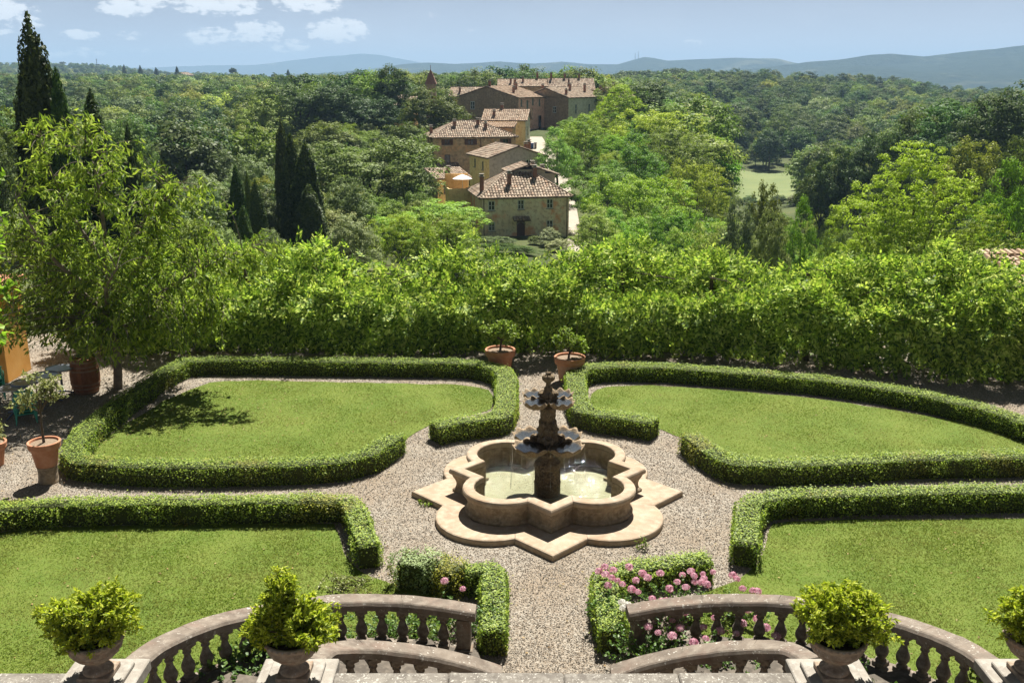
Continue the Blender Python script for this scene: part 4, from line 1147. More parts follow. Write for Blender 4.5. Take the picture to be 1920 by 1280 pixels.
# ------------------------------------------------------------------ wisteria trellis across the back
WP = [(-13.5,29.0),(-9.7,28.9),(-5,28.7),(0,28.7),(4,28.5),(8.3,27.6),(11,26.8),(13.7,25.9),(16.5,24.8),(19,23.6)]
def wisteria():
    rng = np.random.default_rng(41)
    P = spline(WP, 200); L = plen(P); T = unit(np.gradient(P, axis=0)); S = np.stack([T[:,1], -T[:,0]], -1)   # S points to the garden
    base = np.array([2.0, 27.5, 0]); root = thing('wisteria_hedge', 'broad wisteria trellis forming a leafy green wall across the back of the garden', 'wisteria', base)
    # a frond: seven to nine leaflets hanging along a thin stalk
    fr = []
    nf = 21000
    s = rng.random(nf)*199; i = np.minimum(s.astype(int), 198); f = (s-i)[:,None]
    p = P[i]*(1-f)+P[i+1]*f; sd = unit(S[i]*(1-f)+S[i+1]*f)
    # cross-section: garden face leaning back, rounded top 2.4 m deep, rear face
    q = rng.random(nf)
    per = np.array([3.0, 3.2, .9]); cum = np.cumsum(per)/per.sum()
    tpar = np.where(q < cum[0], q/cum[0], np.where(q < cum[1], 1+(q-cum[0])/(cum[1]-cum[0]), 2+(q-cum[1])/(1-cum[1])))
    KU = [.75,.9,1.2,1.4,1.3,.9,.1,-.7,-1.35,-1.5,-1.4]; KV = [.1,.55,1.1,1.55,1.9,2.18,2.52,2.74,2.5,1.9,1.0]; KT = [0,.25,.5,.72,1,1.25,1.6,1.85,2,2.4,3]
    u = np.interp(tpar, KT, KU); v = np.interp(tpar, KT, KV)
    nu = np.interp(tpar, [0,.6,1,1.4,1.85,2.2,3], [1,.9,.55,.4,.1,-.8,-1]); nv = np.interp(tpar, [0,.6,1,1.4,1.85,2.2,3], [-.05,.3,.8,.9,1,.6,.1])
    # billows
    sm = s*L/199; lump = fbm(np.stack([sm*.42, tpar*1.7, 0*s], -1), 4, 2)*1.3; fine = fbm(np.stack([sm*1.7, tpar*4, 0*s], -1), 14, 2)
    dep = rng.random(nf)**2*.6
    out = lump*.6+fine*.34-dep+(rng.random(nf) < .035)*rng.random(nf)*.6
    pos = np.concatenate([p+sd*(u+nu*out)[:,None], (v+nv*out)[:,None]], 1)
    pos[:,2] += (np.interp(pos[:,0], [-10,0,8,14,18], [.0,.02,.02,-.12,-.3])+.22*fbm(np.stack([sm*.5, 0*s, 0*s], -1), 8, 3))*(v/3)
    keep = rng.random(nf) < np.interp(pos[:,2], [0,.3,.8,1.5], [.2,.5,.85,1])*np.clip(1+1.3*lump, .3, 1)
    # the shaded inside, and low growth along the back
    ni = 6500; s2 = rng.random(ni)*199; i2 = np.minimum(s2.astype(int), 198)
    u2 = rng.uniform(-1.3, .55, ni); v2 = np.where(rng.random(ni) < .55, rng.uniform(.05, .9, ni), rng.uniform(.6, 2.6, ni))
    pos2 = np.concatenate([P[i2]+S[i2]*u2[:,None]+rng.normal(size=(ni,2))*.15, v2[:,None]], 1)
    pos = np.concatenate([pos, pos2]); sd = np.concatenate([sd, S[i2]]); keep = np.concatenate([keep, np.ones(ni, bool)])
    nu = np.concatenate([nu, np.full(ni, .8)]); nv = np.concatenate([nv, np.full(ni, .1)]); tpar = np.concatenate([tpar, np.full(ni, .4)])
    # two openings low on the right where trunks show
    for gx in (8.55, 11.3):
        keep &= ~((np.abs(pos[:,0]-gx) < .6) & (pos[:,2] < .5+.1*rng.normal(size=len(pos))))
    pos, sd, nu, nv, tpar = pos[keep], sd[keep], nu[keep], nv[keep], tpar[keep]; n = len(pos)
    Nf = unit(np.concatenate([sd*nu[:,None], nv[:,None]], 1))
    down = np.array([0,0,-1.0])
    ax = unit(Nf*.5+down*.6+rdir(rng, n)*.75+np.array([0,0,1.0])*(nv > .6)[:,None]*.8)
    ln = .26+.22*rng.random(n)
    lv = MB()
    side = unit(np.cross(ax, Nf+rdir(rng, n)*.4))
    nrm = unit(np.cross(side, ax)); nrm *= np.sign(np.sum(nrm*(Nf+np.array([0,0,.6])), 1, keepdims=True)+1e-6)
    for k in range(5):
        t = .22+.76*k/5
        for sg in (-1,1):
            a = unit(ax*.55+side*sg*.85+down*.18); sz = ln*.4*(1-.3*k/5)
            c = pos+ax*(ln*t)[:,None]+a*(sz*.5)[:,None]+nrm*(-.1*(t**2)*ln)[:,None]
            lv.add(*leaves_vf(c-base, unit(nrm+.25*rdir(rng, n)), sz, .4, rng, a))
    lv.add(*leaves_vf(pos+ax*(ln*1.1)[:,None]-base, unit(nrm+.2*rdir(rng, n)), ln*.36, .42, rng, ax))
    lv.obj('foliage', M['wist'], root)
    # curling shoots
    td = MB()
    for k in range(150):
        j = rng.integers(0, n); 
        if tpar[j] > 1.5 and rng.random() < .6: continue
        a = pos[j]-base; o = Nf[j]; m = 16; t = np.linspace(0, 1, m)
        d = unit(o+rng.normal(size=3)*.5+np.array([0,0,.2 if nv[j] > .5 else -.1])); sz = .25+.45*rng.random()
        b = unit(np.cross(d, rng.normal(size=3))); w = 1.5+3*rng.random()
        c = a+np.outer(t, d)*sz+np.outer(np.sin(t*w), b)*sz*.3+np.outer(t*t, [0,0,-.25*sz*rng.random()*2])
        td.add(*tube_vf(c, np.linspace(.012, .005, m), 4))
    td.obj('shoots', M['tendril'], root)['kind'] = 'stuff'
    # woody trunks and the posts that carry them
    for x in (-8.0,-5.2,-2.4,.4,3.2,6.0,8.6,11.2,13.8,16.2):
        k = np.argmin(abs(P[:,0]-x)); p0 = np.array([*(P[k]+S[k]*.2), 0])-base
        mb = MB(); t = np.linspace(0, 1, 12)
        c = p0+np.stack([.12*np.sin(t*6+x), .1*np.cos(t*5+x), t*2.5], -1)
        mb.add(*tube_vf(c, np.linspace(.085, .05, 12), 8), smooth=True); mb.obj('trunk', M['bark'], root)
        mb = MB(); mb.add(*bevbox_vf(p0+np.array([.1,.5,1.25]), (.09,.09,2.5), .008)); mb.obj('post', M['bark'], root)
    # an inner tangle of dead stems
    mb = MB()
    for k in range(320):
        j = rng.integers(0, 199); p0 = np.array([*(P[j]+S[j]*rng.uniform(-1.1,.7)), rng.uniform(.9,2.5)])-base
        d = np.array([*(T[j]*rng.uniform(-1,1)*1.2), rng.uniform(-.4,.4)])
        mb.add(*tube_vf([p0, p0+d*.5+rng.normal(size=3)*.1, p0+d], [.02,.016,.01], 4))
    mb.obj('dead_stems', M['bark'], root)['kind'] = 'stuff'
wisteria()

# ------------------------------------------------------------------ trees grown from a skeleton
def grow(label, name, cat, c, skeleton, lobes, twigs, per, leaf, mat, seed, asp=.3, droop=.5, bark='bark', twr=.012, tipfrac=.65, group=None, up=.6, cup=.12, inner=.35, leafup=.6):
    """skeleton: [(points, r0, r1)] relative to c; twigs reach from the nearest limb to points in the lobes"""
    rng = np.random.default_rng(seed); root = thing(name, label, cat, c, 0, group)
    tk = MB(); SK = []
    for k, (pts, r0, r1) in enumerate(skeleton):
        q = spline(pts, max(8, len(pts)*5)); tk.add(*tube_vf(q, np.linspace(r0, r1, len(q)), 9 if k == 0 else 7), smooth=True)
        SK.append(q[len(q)//4 if k == 0 else 0:])
    tk.obj('trunk', M[bark], root)
    SK = np.concatenate(SK)
    lb = np.array(lobes); wt = (lb[:,3]*lb[:,4]*lb[:,5])**.7; pick = lb[rng.choice(len(lb), twigs, p=wt/wt.sum())]
    d = rdir(rng, twigs); r = inner+(1-inner)*rng.random(twigs)**.6
    ends = pick[:,:3]+d*r[:,None]*pick[:,3:6]
    m = 9; t = np.linspace(0, 1, m)
    st, lv = MB(), MB(); P = []; N = []; A = []
    for e in ends:
        w = np.linalg.norm(SK-e, axis=1)+np.maximum(0, SK[:,2]-e[2]+.1)*.8
        b = SK[np.argmin(w)]; ln = np.linalg.norm(e-b)
        mid = (b+e)/2+np.array([0,0,droop*.35*ln])+rng.normal(size=3)*.09*ln
        c1 = ((1-t)**2)[:,None]*b+(2*t*(1-t))[:,None]*mid+(t*t)[:,None]*e
        st.add(*tube_vf(c1, np.linspace(twr*(.6+.35*ln), twr*.35, m), 4))
        u = 1-rng.random(per)**1.2*tipfrac
        q = ((1-u)**2)[:,None]*b+(2*u*(1-u))[:,None]*mid+(u**2)[:,None]*e+rng.normal(size=(per,3))*leaf*.35
        dd = unit(e-mid)
        a = unit(dd*.35+rdir(rng, per)*.7+np.array([0,0,-1.0])*droop)
        P.append(q+a*leaf*.5); A.append(a); N.append(unit(rdir(rng, per)+np.array([0,0,leafup])))
    P, N, A = map(np.concatenate, (P, N, A))
    lv.add(*leaves_vf(P, N, leaf*(.65+.6*rng.random(len(P))), asp, rng, A, cup))
    st.obj('branches', M[bark], root); lv.obj('crown', M[mat], root)
    return root
# the big drooping tree on the left
cx, cy = -10.6, 24.6
grow('large spreading tree with drooping pointed leaves over the tables on the left', 'drooping_tree', 'tree', (cx, cy, 0),
     [([(0,0,0),(.1,0,1.4),(-.1,.1,2.6),(.1,0,4.4),(0,0,6.4)], .12, .02),
      ([(0,0,1.7),(1.2,-.2,2.5),(2.6,-.3,3.3),(3.9,-.2,3.9)], .055, .01), ([(0,0,2.0),(-1.2,.2,3.0),(-2.6,.3,3.9)], .06, .012),
      ([(0,0,2.3),(.7,.9,3.4),(1.3,1.4,5.2)], .09, .02), ([(0,0,2.2),(.5,-1.2,3.0),(1.1,-1.9,3.6)], .08, .015),
      ([(0,0,2.5),(-.8,-.9,3.6),(-1.4,-1.3,5.2)], .08, .015), ([(0,0,3.3),(1.2,.2,4.6),(2.3,.2,5.6)], .06, .012),
      ([(0,0,3.4),(-.9,.1,5.0),(-1.3,.1,6.6)], .06, .012), ([(0,0,1.6),(1.4,.6,2.0),(2.6,.8,2.2)], .06, .012)],
     [(0,0,4.0,2.6,2.0,1.9),(1.6,-.2,3.2,2.2,1.7,1.6),(-2.1,0,3.3,1.9,1.7,1.6),(.2,0,2.1,3.2,2.0,1.0),(.8,-.9,1.7,2.6,1.3,.75),(-.3,0,6.0,1.9,1.3,1.5),(3.9,-.1,3.7,1.1,.8,.6),(2.1,0,5.0,1.1,.9,.7),(2.4,.2,2.0,1.2,1.0,.8),(-2.5,-.2,1.9,1.5,1.2,.8)],
     900, 24, .21, 'droop', 51, .27, .75, 'barkpale', .012, .6)
c = at(-25, 420, 17.5)
grow('bright leafy vine hanging in at the left edge', 'climbing_vine', 'vine', (c[0], c[1], 0),
     [([(-.8,0,0),(-.7,0,2.2),(-.5,0,4.0),(-.3,0,6.2)], .06, .02), ([(-.6,0,4.2),(-.1,0,4.9),(.35,0,5.3)], .025, .01), ([(-.6,0,3.2),(-.2,0,3.6),(.25,0,3.8)], .025, .01)],
     [(-.45,0,5.5,.75,.6,.9),(-.45,0,4.1,.75,.6,1.2),(.15,0,6.35,.5,.3,.14),(-.6,0,3.4,.45,.4,.6)], 150, 13, .15, 'vine', 52, .8, .3, 'barkpale', .01)
# a tiled shed roof just visible beyond the trellis on the right
# ------------------------------------------------------------------ terrain beyond the garden
TY = [30.4,45,70,100,135,170,210,260,330,400,520,700,900,1400,2200,4000,14000]
TX = [-700,-200,150,400,600,780,900,1000,1120,1250,1400,1600,1800,2100,2700]
TZ = [[-.3]*15,
 [-3,-3,-3.5,-4,-4,-4,-4.5,-4.5,-5,-5,-5,-5,-4,-4,-3],
 [-7,-7,-7,-8,-9,-10,-11,-11,-12,-13,-13,-12,-11,-10,-9],
 [-9,-9,-10,-11,-11,-12,-13,-12.6,-13.4,-17,-19,-18,-16,-13,-12],
 [-10,-10,-12,-13,-12,-12.5,-13.3,-13.3,-14,-18,-22,-21,-17,-12,-10],
 [-10,-11,-13,-15,-12,-11,-11,-10,-11.5,-14,-24,-22,-13,-7,-5],
 [-10,-12,-15,-16,-9,-8.5,-8.5,-5.7,-6.5,-10,-25,-22,-10,-4,-3],
 [-10,-13,-17,-18,-7,-5.3,-4,-3,-3.5,-9,-27,-24,-11,-4,-2],
 [-10,-13,-16,-15,-8,-5,-4,-3,-6,-16,-28,-27,-18,-10,-5],
 [-8,-10,-13,-12,-8,-6,-5,-5,-8,-18,-27,-27,-20,-12,-5],
 [-5,-6,-8,-8,-6,-5,-5,-5,-8,-14,-19,-21,-18,-14,-8],
 [-3,-4,-5,-5,-5,-4,-4,-4,-5,-5,-8,-12,-16,-15,-12],
 [0,-1,-2,-3,-4,-4,-4,-4,-4,0,2,-2,-14,-18,-15],
 [8,5,0,-3,-4,-5,-6,-6,-8,-10,-12,-14,-22,-25,-25],
 [34,34,34,12,-4,-6,-8,-8,-10,-10,-15,-20,-28,-30,-30],
 [0,0,0,-5,-10,-20,-30,-30,-30,-30,-30,-30,-30,-30,-30],
 [-60]*15]
TZ = np.array(TZ)
def T(x, y):
    x = np.asarray(x, float); y = np.asarray(y, float)
    u = x/np.maximum(y, 1)*1800+960
    fy = np.interp(np.log(np.maximum(y, 1)), np.log(TY), np.arange(len(TY))); fx = np.interp(u, TX, np.arange(len(TX)))
    i = np.minimum(fy.astype(int), len(TY)-2); j = np.minimum(fx.astype(int), len(TX)-2)
    a, b = fy-i, fx-j; b = b*b*(3-2*b)
    z = (TZ[i,j]*(1-a)+TZ[i+1,j]*a)*(1-b)+(TZ[i,j+1]*(1-a)+TZ[i+1,j+1]*a)*b
    return np.where(y < 30.4, -.06, z)
def terrain_mat():
    t = NT('rough grassland'); a = t.noise(.05, 6, .6); b = t.noise(.6, 5, .6)
    col = t.mix(t.rng(a, .35, .65), (.045,.062,.02), (.085,.1,.035)); col = t.mix(t.rng(b, .5, .75, 0, .5), col, (.12,.1,.055))
    t.principled(col, .95, t.bump(b, .6, .3), .1); return t.m
us = np.linspace(-1000, 2950, 90); ys = np.concatenate([[-30,0,15,29,30.4], np.geomspace(32, 14000, 110)])
G = np.zeros((len(ys), len(us), 3)); 
for r, y in enumerate(ys):
    yy = max(y, 35.0)
    G[r,:,0] = (us-960)/1800*yy*(1 if y > 35 else 1.6); G[r,:,1] = y; G[r,:,2] = T(G[r,:,0], np.full(len(us), max(y,1)))
V, F = grid_vf(G); tag(MB().add(V, F, 0, True).obj('ground', terrain_mat()), kind='structure')
def sheet(name, pts, mat, lift=.15, n=14):
    """a strip laid on the terrain; pts = [(left px, right px, Y)]"""
    P = spline(pts, n); G = np.zeros((n, 8, 3))
    for r, (a, b, y) in enumerate(P):
        x = (np.linspace(a, b, 8)-960)/1800*y; G[r,:,0] = x; G[r,:,1] = y; G[r,:,2] = T(x, np.full(8, y))+lift
    V, F = grid_vf(G); return tag(MB().add(V, F).obj(name, mat), kind='structure')
sheet('village_road', [(1060,1108,113),(1064,1104,122),(1064,1090,138),(1050,1078,160),(1020,1052,190),(985,1030,206),(972,1015,225)], plain_mat('pale dusty road', (.36,.32,.26), (.29,.25,.2), .8, .95, .2, .05), .25)
sheet('meadow', [(1335,1560,288),(1330,1560,330),(1335,1560,382)], plain_mat('pale meadow grass', (.11,.145,.05), (.15,.175,.065), .12, .95, .4, .2), .5)
def ridge(name, prof, Y, depth, z0, mat, rough=18, seed=1, lab=None):
    """a range of hills whose skyline follows prof = [(px, py)]"""
    px = np.linspace(prof[0][0], prof[-1][0], 220); py = np.interp(px, [p[0] for p in prof], [p[1] for p in prof])
    cz = CAM_H+Y*np.tan(np.arctan((640-py)/FPX)-PITCH)
    rows = np.concatenate([np.linspace(-1, 0, 26), np.linspace(.08, 1, 10)])
    G = np.zeros((len(rows), len(px), 3))
    for r, t in enumerate(rows):
        y = Y+t*depth; x = (px-960)/1800*Y*(y/Y)
        q = np.stack([x/900, np.full_like(x, y/900), 0*x], -1)
        nz = fbm(q*1.3, seed, 4); h = (1-abs(t)**1.15)
        spur = (1-abs(fbm(q*np.array([1.6,.35,1]), seed+9, 3))*1.4)
        zz = z0+(cz-z0)*h*(1 if t == 0 else (.62+.42*spur*(1-abs(t))+.3*(abs(t) < .05)))
        zz = np.minimum(zz+nz*rough*(abs(t) > .001)*(abs(t) < .98), z0+(cz-z0)*(1-.25*abs(t)))
        if t == 0: zz = cz+fbm(np.stack([x/120, 0*x, 0*x], -1), seed+3, 3)*rough*.12
        G[r,:,0] = x; G[r,:,1] = y; G[r,:,2] = zz
    V, F = grid_vf(G); return tag(MB().add(V, F, 0, True).obj(name, mat), kind='structure')
def hill_mat(name, a, b, c, s):
    t = NT(name); n1 = t.noise(.0022*s, 6, .6); n2 = t.noise(.02*s, 5, .7)
    col = t.mix(t.rng(n2, .35, .65), a, b); col = t.mix(t.rng(n1, .58, .7, 0, .6), col, c)
    t.principled(col, 1.0, t.bump(n2, 1.0, 14), 0); return t.m
HM = hill_mat('wooded hills', (.014,.024,.014), (.034,.046,.026), (.16,.155,.095), 1)
ridge('far_mountains', [(-500,112),(-200,120),(0,118),(70,116),(130,121),(200,124),(300,128),(350,125),(420,123),(500,122),(560,114),(620,107),(660,104),(690,101),(720,103),(770,113),(800,119),(900,126),(1050,132)], 12000, 1700, -60, HM, 40, 3)
ridge('middle_hills', [(560,140),(640,136),(700,131),(760,121),(800,118),(860,121),(940,116),(1000,120),(1050,116),(1100,121),(1150,121),(1180,112),(1198,107),(1215,109),(1240,114),(1300,111),(1370,109),(1440,111),(1470,118),(1520,127),(1600,135)], 6000, 1500, -40, HM, 30, 5)
ridge('right_hills', [(1360,133),(1440,124),(1490,117),(1550,112),(1600,104),(1640,101),(1700,107),(1760,99),(1830,92),(1880,85),(1920,80),(1990,78),(2100,84),(2400,70),(2800,90)], 4600, 1500, -40, HM, 30, 8)
# masts on the hilltop
for px, h, l in ((1191,26,'shorter radio mast on the pointed blue hill'), (1197,36,'taller radio mast on the pointed blue hill')):
    p = at(px, 108, 6000); mb = MB()
    mb.add(*tube_vf([(0,0,-10),(0,0,h*.6),(0,0,h)], [2.6,1.8,.9], 5))
    for z in (.5,.8): mb.add(*bevbox_vf((0,0,h*z), (6,1,1), .2))
    tag(mb.obj('radio_mast', M['metal'], None, p), l, 'mast', 'masts on the blue hill')
p = at(182, 124, 2100); mb = MB(); mb.add(*tube_vf([(0,0,-12),(0,0,8),(0,0,15)], [.9,.7,.4], 5)); mb.add(*bevbox_vf((0,0,12), (2.5,.8,1.6), .2)); tag(mb.obj('radio_mast', M['metal'], None, p), 'slim mast above the wooded skyline on the left', 'mast')

# ------------------------------------------------------------------ houses of the village
def plaster(name, base, dirt, patch, brick=None, bscale=1.3, pt=(.5,.62), stony=0.0):
    t = NT(name); a = t.noise(.45, 6, .62); b = t.noise(1.9, 6, .65); c = t.noise(11, 4, .6)
    mp = t.n('ShaderNodeMapping'); mp.inputs['Scale'].default_value = (2.2, 2.2, .25); t.l(t.co(), mp.inputs[0]); st = t.noise(1, 4, .6, vec=mp.outputs[0])
    col = t.mix(t.rng(a, .38, .62), base, patch); col = t.mix(t.rng(b, pt[0], pt[1], 0, .8), col, dirt)
    if brick: col = t.mix(t.rng(t.noise(.33, 5, .6), .52, .6, 0, .85), col, brick)
    col = t.mix(t.rng(st, .5, .75, 0, .4), col, dirt)
    h = c
    if stony:
        v = t.voro(2.6, 'DISTANCE_TO_EDGE'); vc = t.voro(2.6, 'F1', out='Color')
        sep = t.n('ShaderNodeSeparateColor'); t.l(vc, sep.inputs[0])
        col = t.mix(t.rng(sep.outputs[0], 0, 1, 0, stony), col, t.mix(sep.outputs[1], (.2,.14,.09), (.55,.39,.24)))
        col = t.mix(t.rng(v, 0, .05, .6*stony, 0), col, (.36,.3,.22)); h = t.rng(v, 0, .12)
    t.principled(col, .93, t.bump(h, .5, .06), .1); return t.m
PL_ = {'cream': plaster('stained cream plaster', (0.753,0.627,0.464), (0.451,0.352,0.263), (0.800,0.753,0.603), (0.702,0.338,0.188)),
       'grey': plaster('grey render', (0.464,0.420,0.401), (0.326,0.289,0.270), (0.540,0.489,0.458)),
       'yellow': plaster('yellow plaster', (0.777,0.603,0.314), (0.577,0.427,0.226), (0.800,0.690,0.389)),
       'stone': plaster('rubble stone with orange plaster', (0.627,0.414,0.239), (0.414,0.276,0.176), (0.728,0.514,0.326), (0.753,0.414,0.213), stony=.75),
       'dark': plaster('dark rubble stone', (0.276,0.200,0.150), (0.164,0.125,0.101), (0.352,0.263,0.200), None, stony=.45),
       'pink': plaster('pink plaster', (0.753,0.427,0.352), (0.414,0.251,0.200), (0.800,0.514,0.439)),
       'green': plaster('grey green plaster', (0.526,0.552,0.439), (0.314,0.314,0.251), (0.627,0.627,0.514)),
       'ochre': plaster('orange ochre plaster', (0.690,0.427,0.188), (0.564,0.326,0.138), (0.753,0.502,0.251))}
def tile_mat():
    t = NT('old roof tiles'); r = t.n('ShaderNodeNewGeometry').outputs['Random Per Island']; o = t.n('ShaderNodeObjectInfo').outputs['Random']
    col = t.ramp(r, [(0,(.15,.11,.085)),(.25,(.28,.21,.155)),(.5,(.38,.3,.225)),(.75,(.45,.37,.285)),(1,(.36,.24,.165))])
    n = t.noise(.5, 4, .6); col = t.mix(t.rng(n, .45, .7, 0, .6), col, (.25,.215,.16))
    col = t.mix(t.rng(o, .6, .9, 0, .3), col, (.42,.26,.15))
    t.principled(col, .9, None, .15); return t.m
M['tile'] = tile_mat()
M['roofbase'] = plain_mat('roof boards', (.13,.095,.07), (.09,.065,.05), 2, .95, .2, .02)
M['brick'] = plain_mat('chimney brick', (.28,.14,.09), (.18,.1,.075), 2.4, .95, .5, .03)
M['whiteframe'] = plain_mat('white window paint', (.6,.62,.6), (.5,.53,.53), 4, .6, .1, .002)
M['brownframe'] = plain_mat('brown shutter paint', (.13,.065,.04), (.09,.045,.03), 4, .7, .1, .002)
M['greenframe'] = plain_mat('grey green shutter paint', (.2,.24,.22), (.14,.17,.16), 4, .7, .1, .002)
M['downpipe'] = plain_mat('copper downpipe', (.14,.07,.05), (.1,.055,.04), 4, .6, .1, .002)
def glass_mat():
    t = NT('window glass'); t.principled((.02,.024,.028), .12, None, .6); return t.m
M['glass'] = glass_mat()
def tiles(mb, A, B, C, D, w=.42, ln=.62, rng=None):
    A, B, C, D = map(lambda p: np.array(p, float), (A, B, C, D))
    e = unit(B-A); L = np.linalg.norm(B-A); n = unit(np.cross(e, D-A)); s = np.cross(n, e)
    ud, uc, vc = float((D-A)@e), float((C-A)@e), float((D-A)@s)
    k = max(1, round(L/w)); w = L/k; VV = []; nt = 0
    for c in range(k):
        u = (c+.5)*w
        vm = vc*min(1, u/ud if ud > .01 else 1, (L-u)/(L-uc) if L-uc > .01 else 1)
        m = max(1, round(vm/ln))
        for q in range(m):
            v0, v1 = vm*q/m-.06, vm*(q+1)/m
            j = rng.normal(size=2)*.012; rows = []
            for v, r, lift in ((v0, .5, .05), (v1, .42, .0)):
                for uu, hh in ((-1,0),(-.55,.8),(.55,.8),(1,0)):
                    rows.append(A+e*(u+uu*r*w*.93+j[0])+s*v+n*(hh*.13*r*2+lift+.015+j[1]))
            VV += rows; nt += 1
    i = np.arange(nt)[:,None]*8
    F = np.concatenate([i+np.array([[a, a+1, a+5, a+4]]) for a in range(3)]+[i+np.array([[3,2,1,0]])])
    mb.add(np.array(VV), F)
def ridge_tiles(mb, A, B, rng, r=.17):
    A, B = np.array(A, float), np.array(B, float); L = np.linalg.norm(B-A); m = max(1, round(L/.5))
    for q in range(m):
        p0, p1 = A+(B-A)*(q/m), A+(B-A)*((q+1.12)/m)
        mb.add(*tube_vf([p0+np.array([0,0,.05]), p1+np.array([0,0,.02])], [r*1.15, r*.9], 6))
def slab(mb, A, B, C, D, th=.14):
    P = np.array([A,B,C,D], float); Q = P-np.array([0,0,th]); V = np.concatenate([P, Q])
    mb.add(V, [[0,1,2,3],[7,6,5,4],[0,4,5,1],[1,5,6,2],[2,6,7,3],[3,7,4,0]])
def roof(root, w, d, ze, zr, kind, ov=.45, x0=0.0, y0=0.0, r0=None, r1=None, name='roof'):
    rng = np.random.default_rng(int(w*100+d*10)); bs, tl = MB(), MB()
    a, b, c, e = x0-ov, x0+w+ov, y0-ov, y0+d+ov; mx, my = x0+w/2, y0+d/2
    drop = .0
    if kind == 'hip':
        r0 = x0+d*.42 if r0 is None else r0; r1 = x0+w-d*.42 if r1 is None else r1
        if r1 < r0+.2: r0 = r1 = mx; r1 += .15; r0 -= .15
        R0, R1 = (r0,my,zr), (r1,my,zr)
        PLN = [((a,c,ze),(b,c,ze),R1,R0), ((b,c,ze),(b,e,ze),R1,R1), ((b,e,ze),(a,e,ze),R0,R1), ((a,e,ze),(a,c,ze),R0,R0)]
        rid = [(R0,R1),((a,c,ze),R0),((b,c,ze),R1),((b,e,ze),R1),((a,e,ze),R0)]
    elif kind == 'gx':
        PLN = [((a,c,ze),(b,c,ze),(b,my,zr),(a,my,zr)), ((b,e,ze),(a,e,ze),(a,my,zr),(b,my,zr))]; rid = [((a,my,zr),(b,my,zr))]
    elif kind == 'gy':
        PLN = [((a,e,ze),(a,c,ze),(mx,c,zr),(mx,e,zr)), ((b,c,ze),(b,e,ze),(mx,e,zr),(mx,c,zr))]; rid = [((mx,c,zr),(mx,e,zr))]
    elif kind == 'lean':       # high at the back
        PLN = [((a,c,ze),(b,c,ze),(b,e,zr),(a,e,zr))]; rid = []
    for p in PLN:
        slab(bs, *p); tiles(tl, *p, rng=rng)
    for p, q in rid: ridge_tiles(tl, p, q, rng)
    o = bs.obj(name, M['roofbase'], root); t = tl.obj('roof_tiles', M['tile'], o); t['kind'] = 'stuff'
    return o
def face(mb, p0, dx, w, zb, zt, holes, apex=None, rev=.16):
    """one wall with openings; p0, dx in plan, seen from outside running left to right"""
    p0 = np.array(p0, float); dx = np.array(dx, float); nn = np.array([dx[1], -dx[0]])
    P = lambda u, z, i=0.0: [*(p0+dx*u-nn*i), z]
    us = sorted({0, w, *[h[0] for h in holes], *[h[1] for h in holes]}); zs = sorted({zb, zt, *[h[2] for h in holes], *[h[3] for h in holes]})
    for a, b in zip(us[:-1], us[1:]):
        for c, d in zip(zs[:-1], zs[1:]):
            um, zm = (a+b)/2, (c+d)/2
            if any(h[0] < um < h[1] and h[2] < zm < h[3] for h in holes): continue
            mb.add([P(a,c), P(b,c), P(b,d), P(a,d)], [[0,1,2,3]])
    for a, b, c, d in holes:
        for q in ([P(a,c),P(b,c),P(b,c,rev),P(a,c,rev)], [P(b,c),P(b,d),P(b,d,rev),P(b,c,rev)], [P(b,d),P(a,d),P(a,d,rev),P(b,d,rev)], [P(a,d),P(a,c),P(a,c,rev),P(a,d,rev)]):
            mb.add(q, [[0,1,2,3]])
    if apex: mb.add([P(0,zt), P(w,zt), P(apex[0],apex[1])], [[0,1,2]])
def opening(root, p0, dx, h, style):
    p0 = np.array(p0, float); dx = np.array(dx, float); nn = np.array([dx[1], -dx[0]]); rz = math.atan2(dx[1], dx[0])
    a, b, c, d = h; w, ht = b-a, d-c
    pt = lambda u, z, i: [*(p0+dx*u-nn*i), z]
    fm = M[{'white':'whiteframe','brown':'brownframe','green':'greenframe','door':'brownframe','shut':'greenframe','dark':'brownframe','open':'brownframe'}[style]]
    t = min(.12, w*.13)
    mb = MB()
    for (u, z, sx, sz) in ((a+t/2,(c+d)/2,t,ht),(b-t/2,(c+d)/2,t,ht),((a+b)/2,c+t/2,w-2*t,t),((a+b)/2,d-t/2,w-2*t,t)):
        mb.add(*bevbox_vf(pt(u,z,.1), (sx,.07,sz), .008, rz))
    if style not in ('door','dark'): mb.add(*bevbox_vf(pt((a+b)/2,(c+d)/2,.1), (t*.9,.06,ht-2*t), .008, rz))
    if style == 'white': 
        for q in (-1,1): mb.add(*bevbox_vf(pt((a+b)/2+q*w*.23,(c+d)/2,.105), (w*.5-1.6*t,.04,t*.5), .006, rz))
    nm = 'door' if style == 'door' else 'window'
    o = mb.obj(nm, fm, root)
    if style in ('door','shut'):
        n = 4
        for q in range(n):
            mb = MB(); mb.add(*bevbox_vf(pt(a+t+(w-2*t)*(q+.5)/n,(c+d)/2,.12), ((w-2*t)/n-.015,.05,ht-2*t), .008, rz)); mb.obj('board', fm, o)
    else:
        mb = MB(); mb.add(*bevbox_vf(pt((a+b)/2,(c+d)/2,.135), (w-t,.02,ht-t), .004, rz)); mb.obj('pane', M['glass'], o)
    if style != 'door':
        mb = MB(); mb.add(*bevbox_vf(pt((a+b)/2,c-.05,-.04), (w+.25,.2,.09), .01, rz)); mb.obj('sill', M['limestone'], o)
    if style == 'open':
        for q in (-1,1):
            mb = MB(); mb.add(*bevbox_vf(pt((a+b)/2+q*(w*.5+w*.24),(c+d)/2,-.04), (w*.46,.05,ht), .01, rz)); mb.obj('shutter', fm, o)
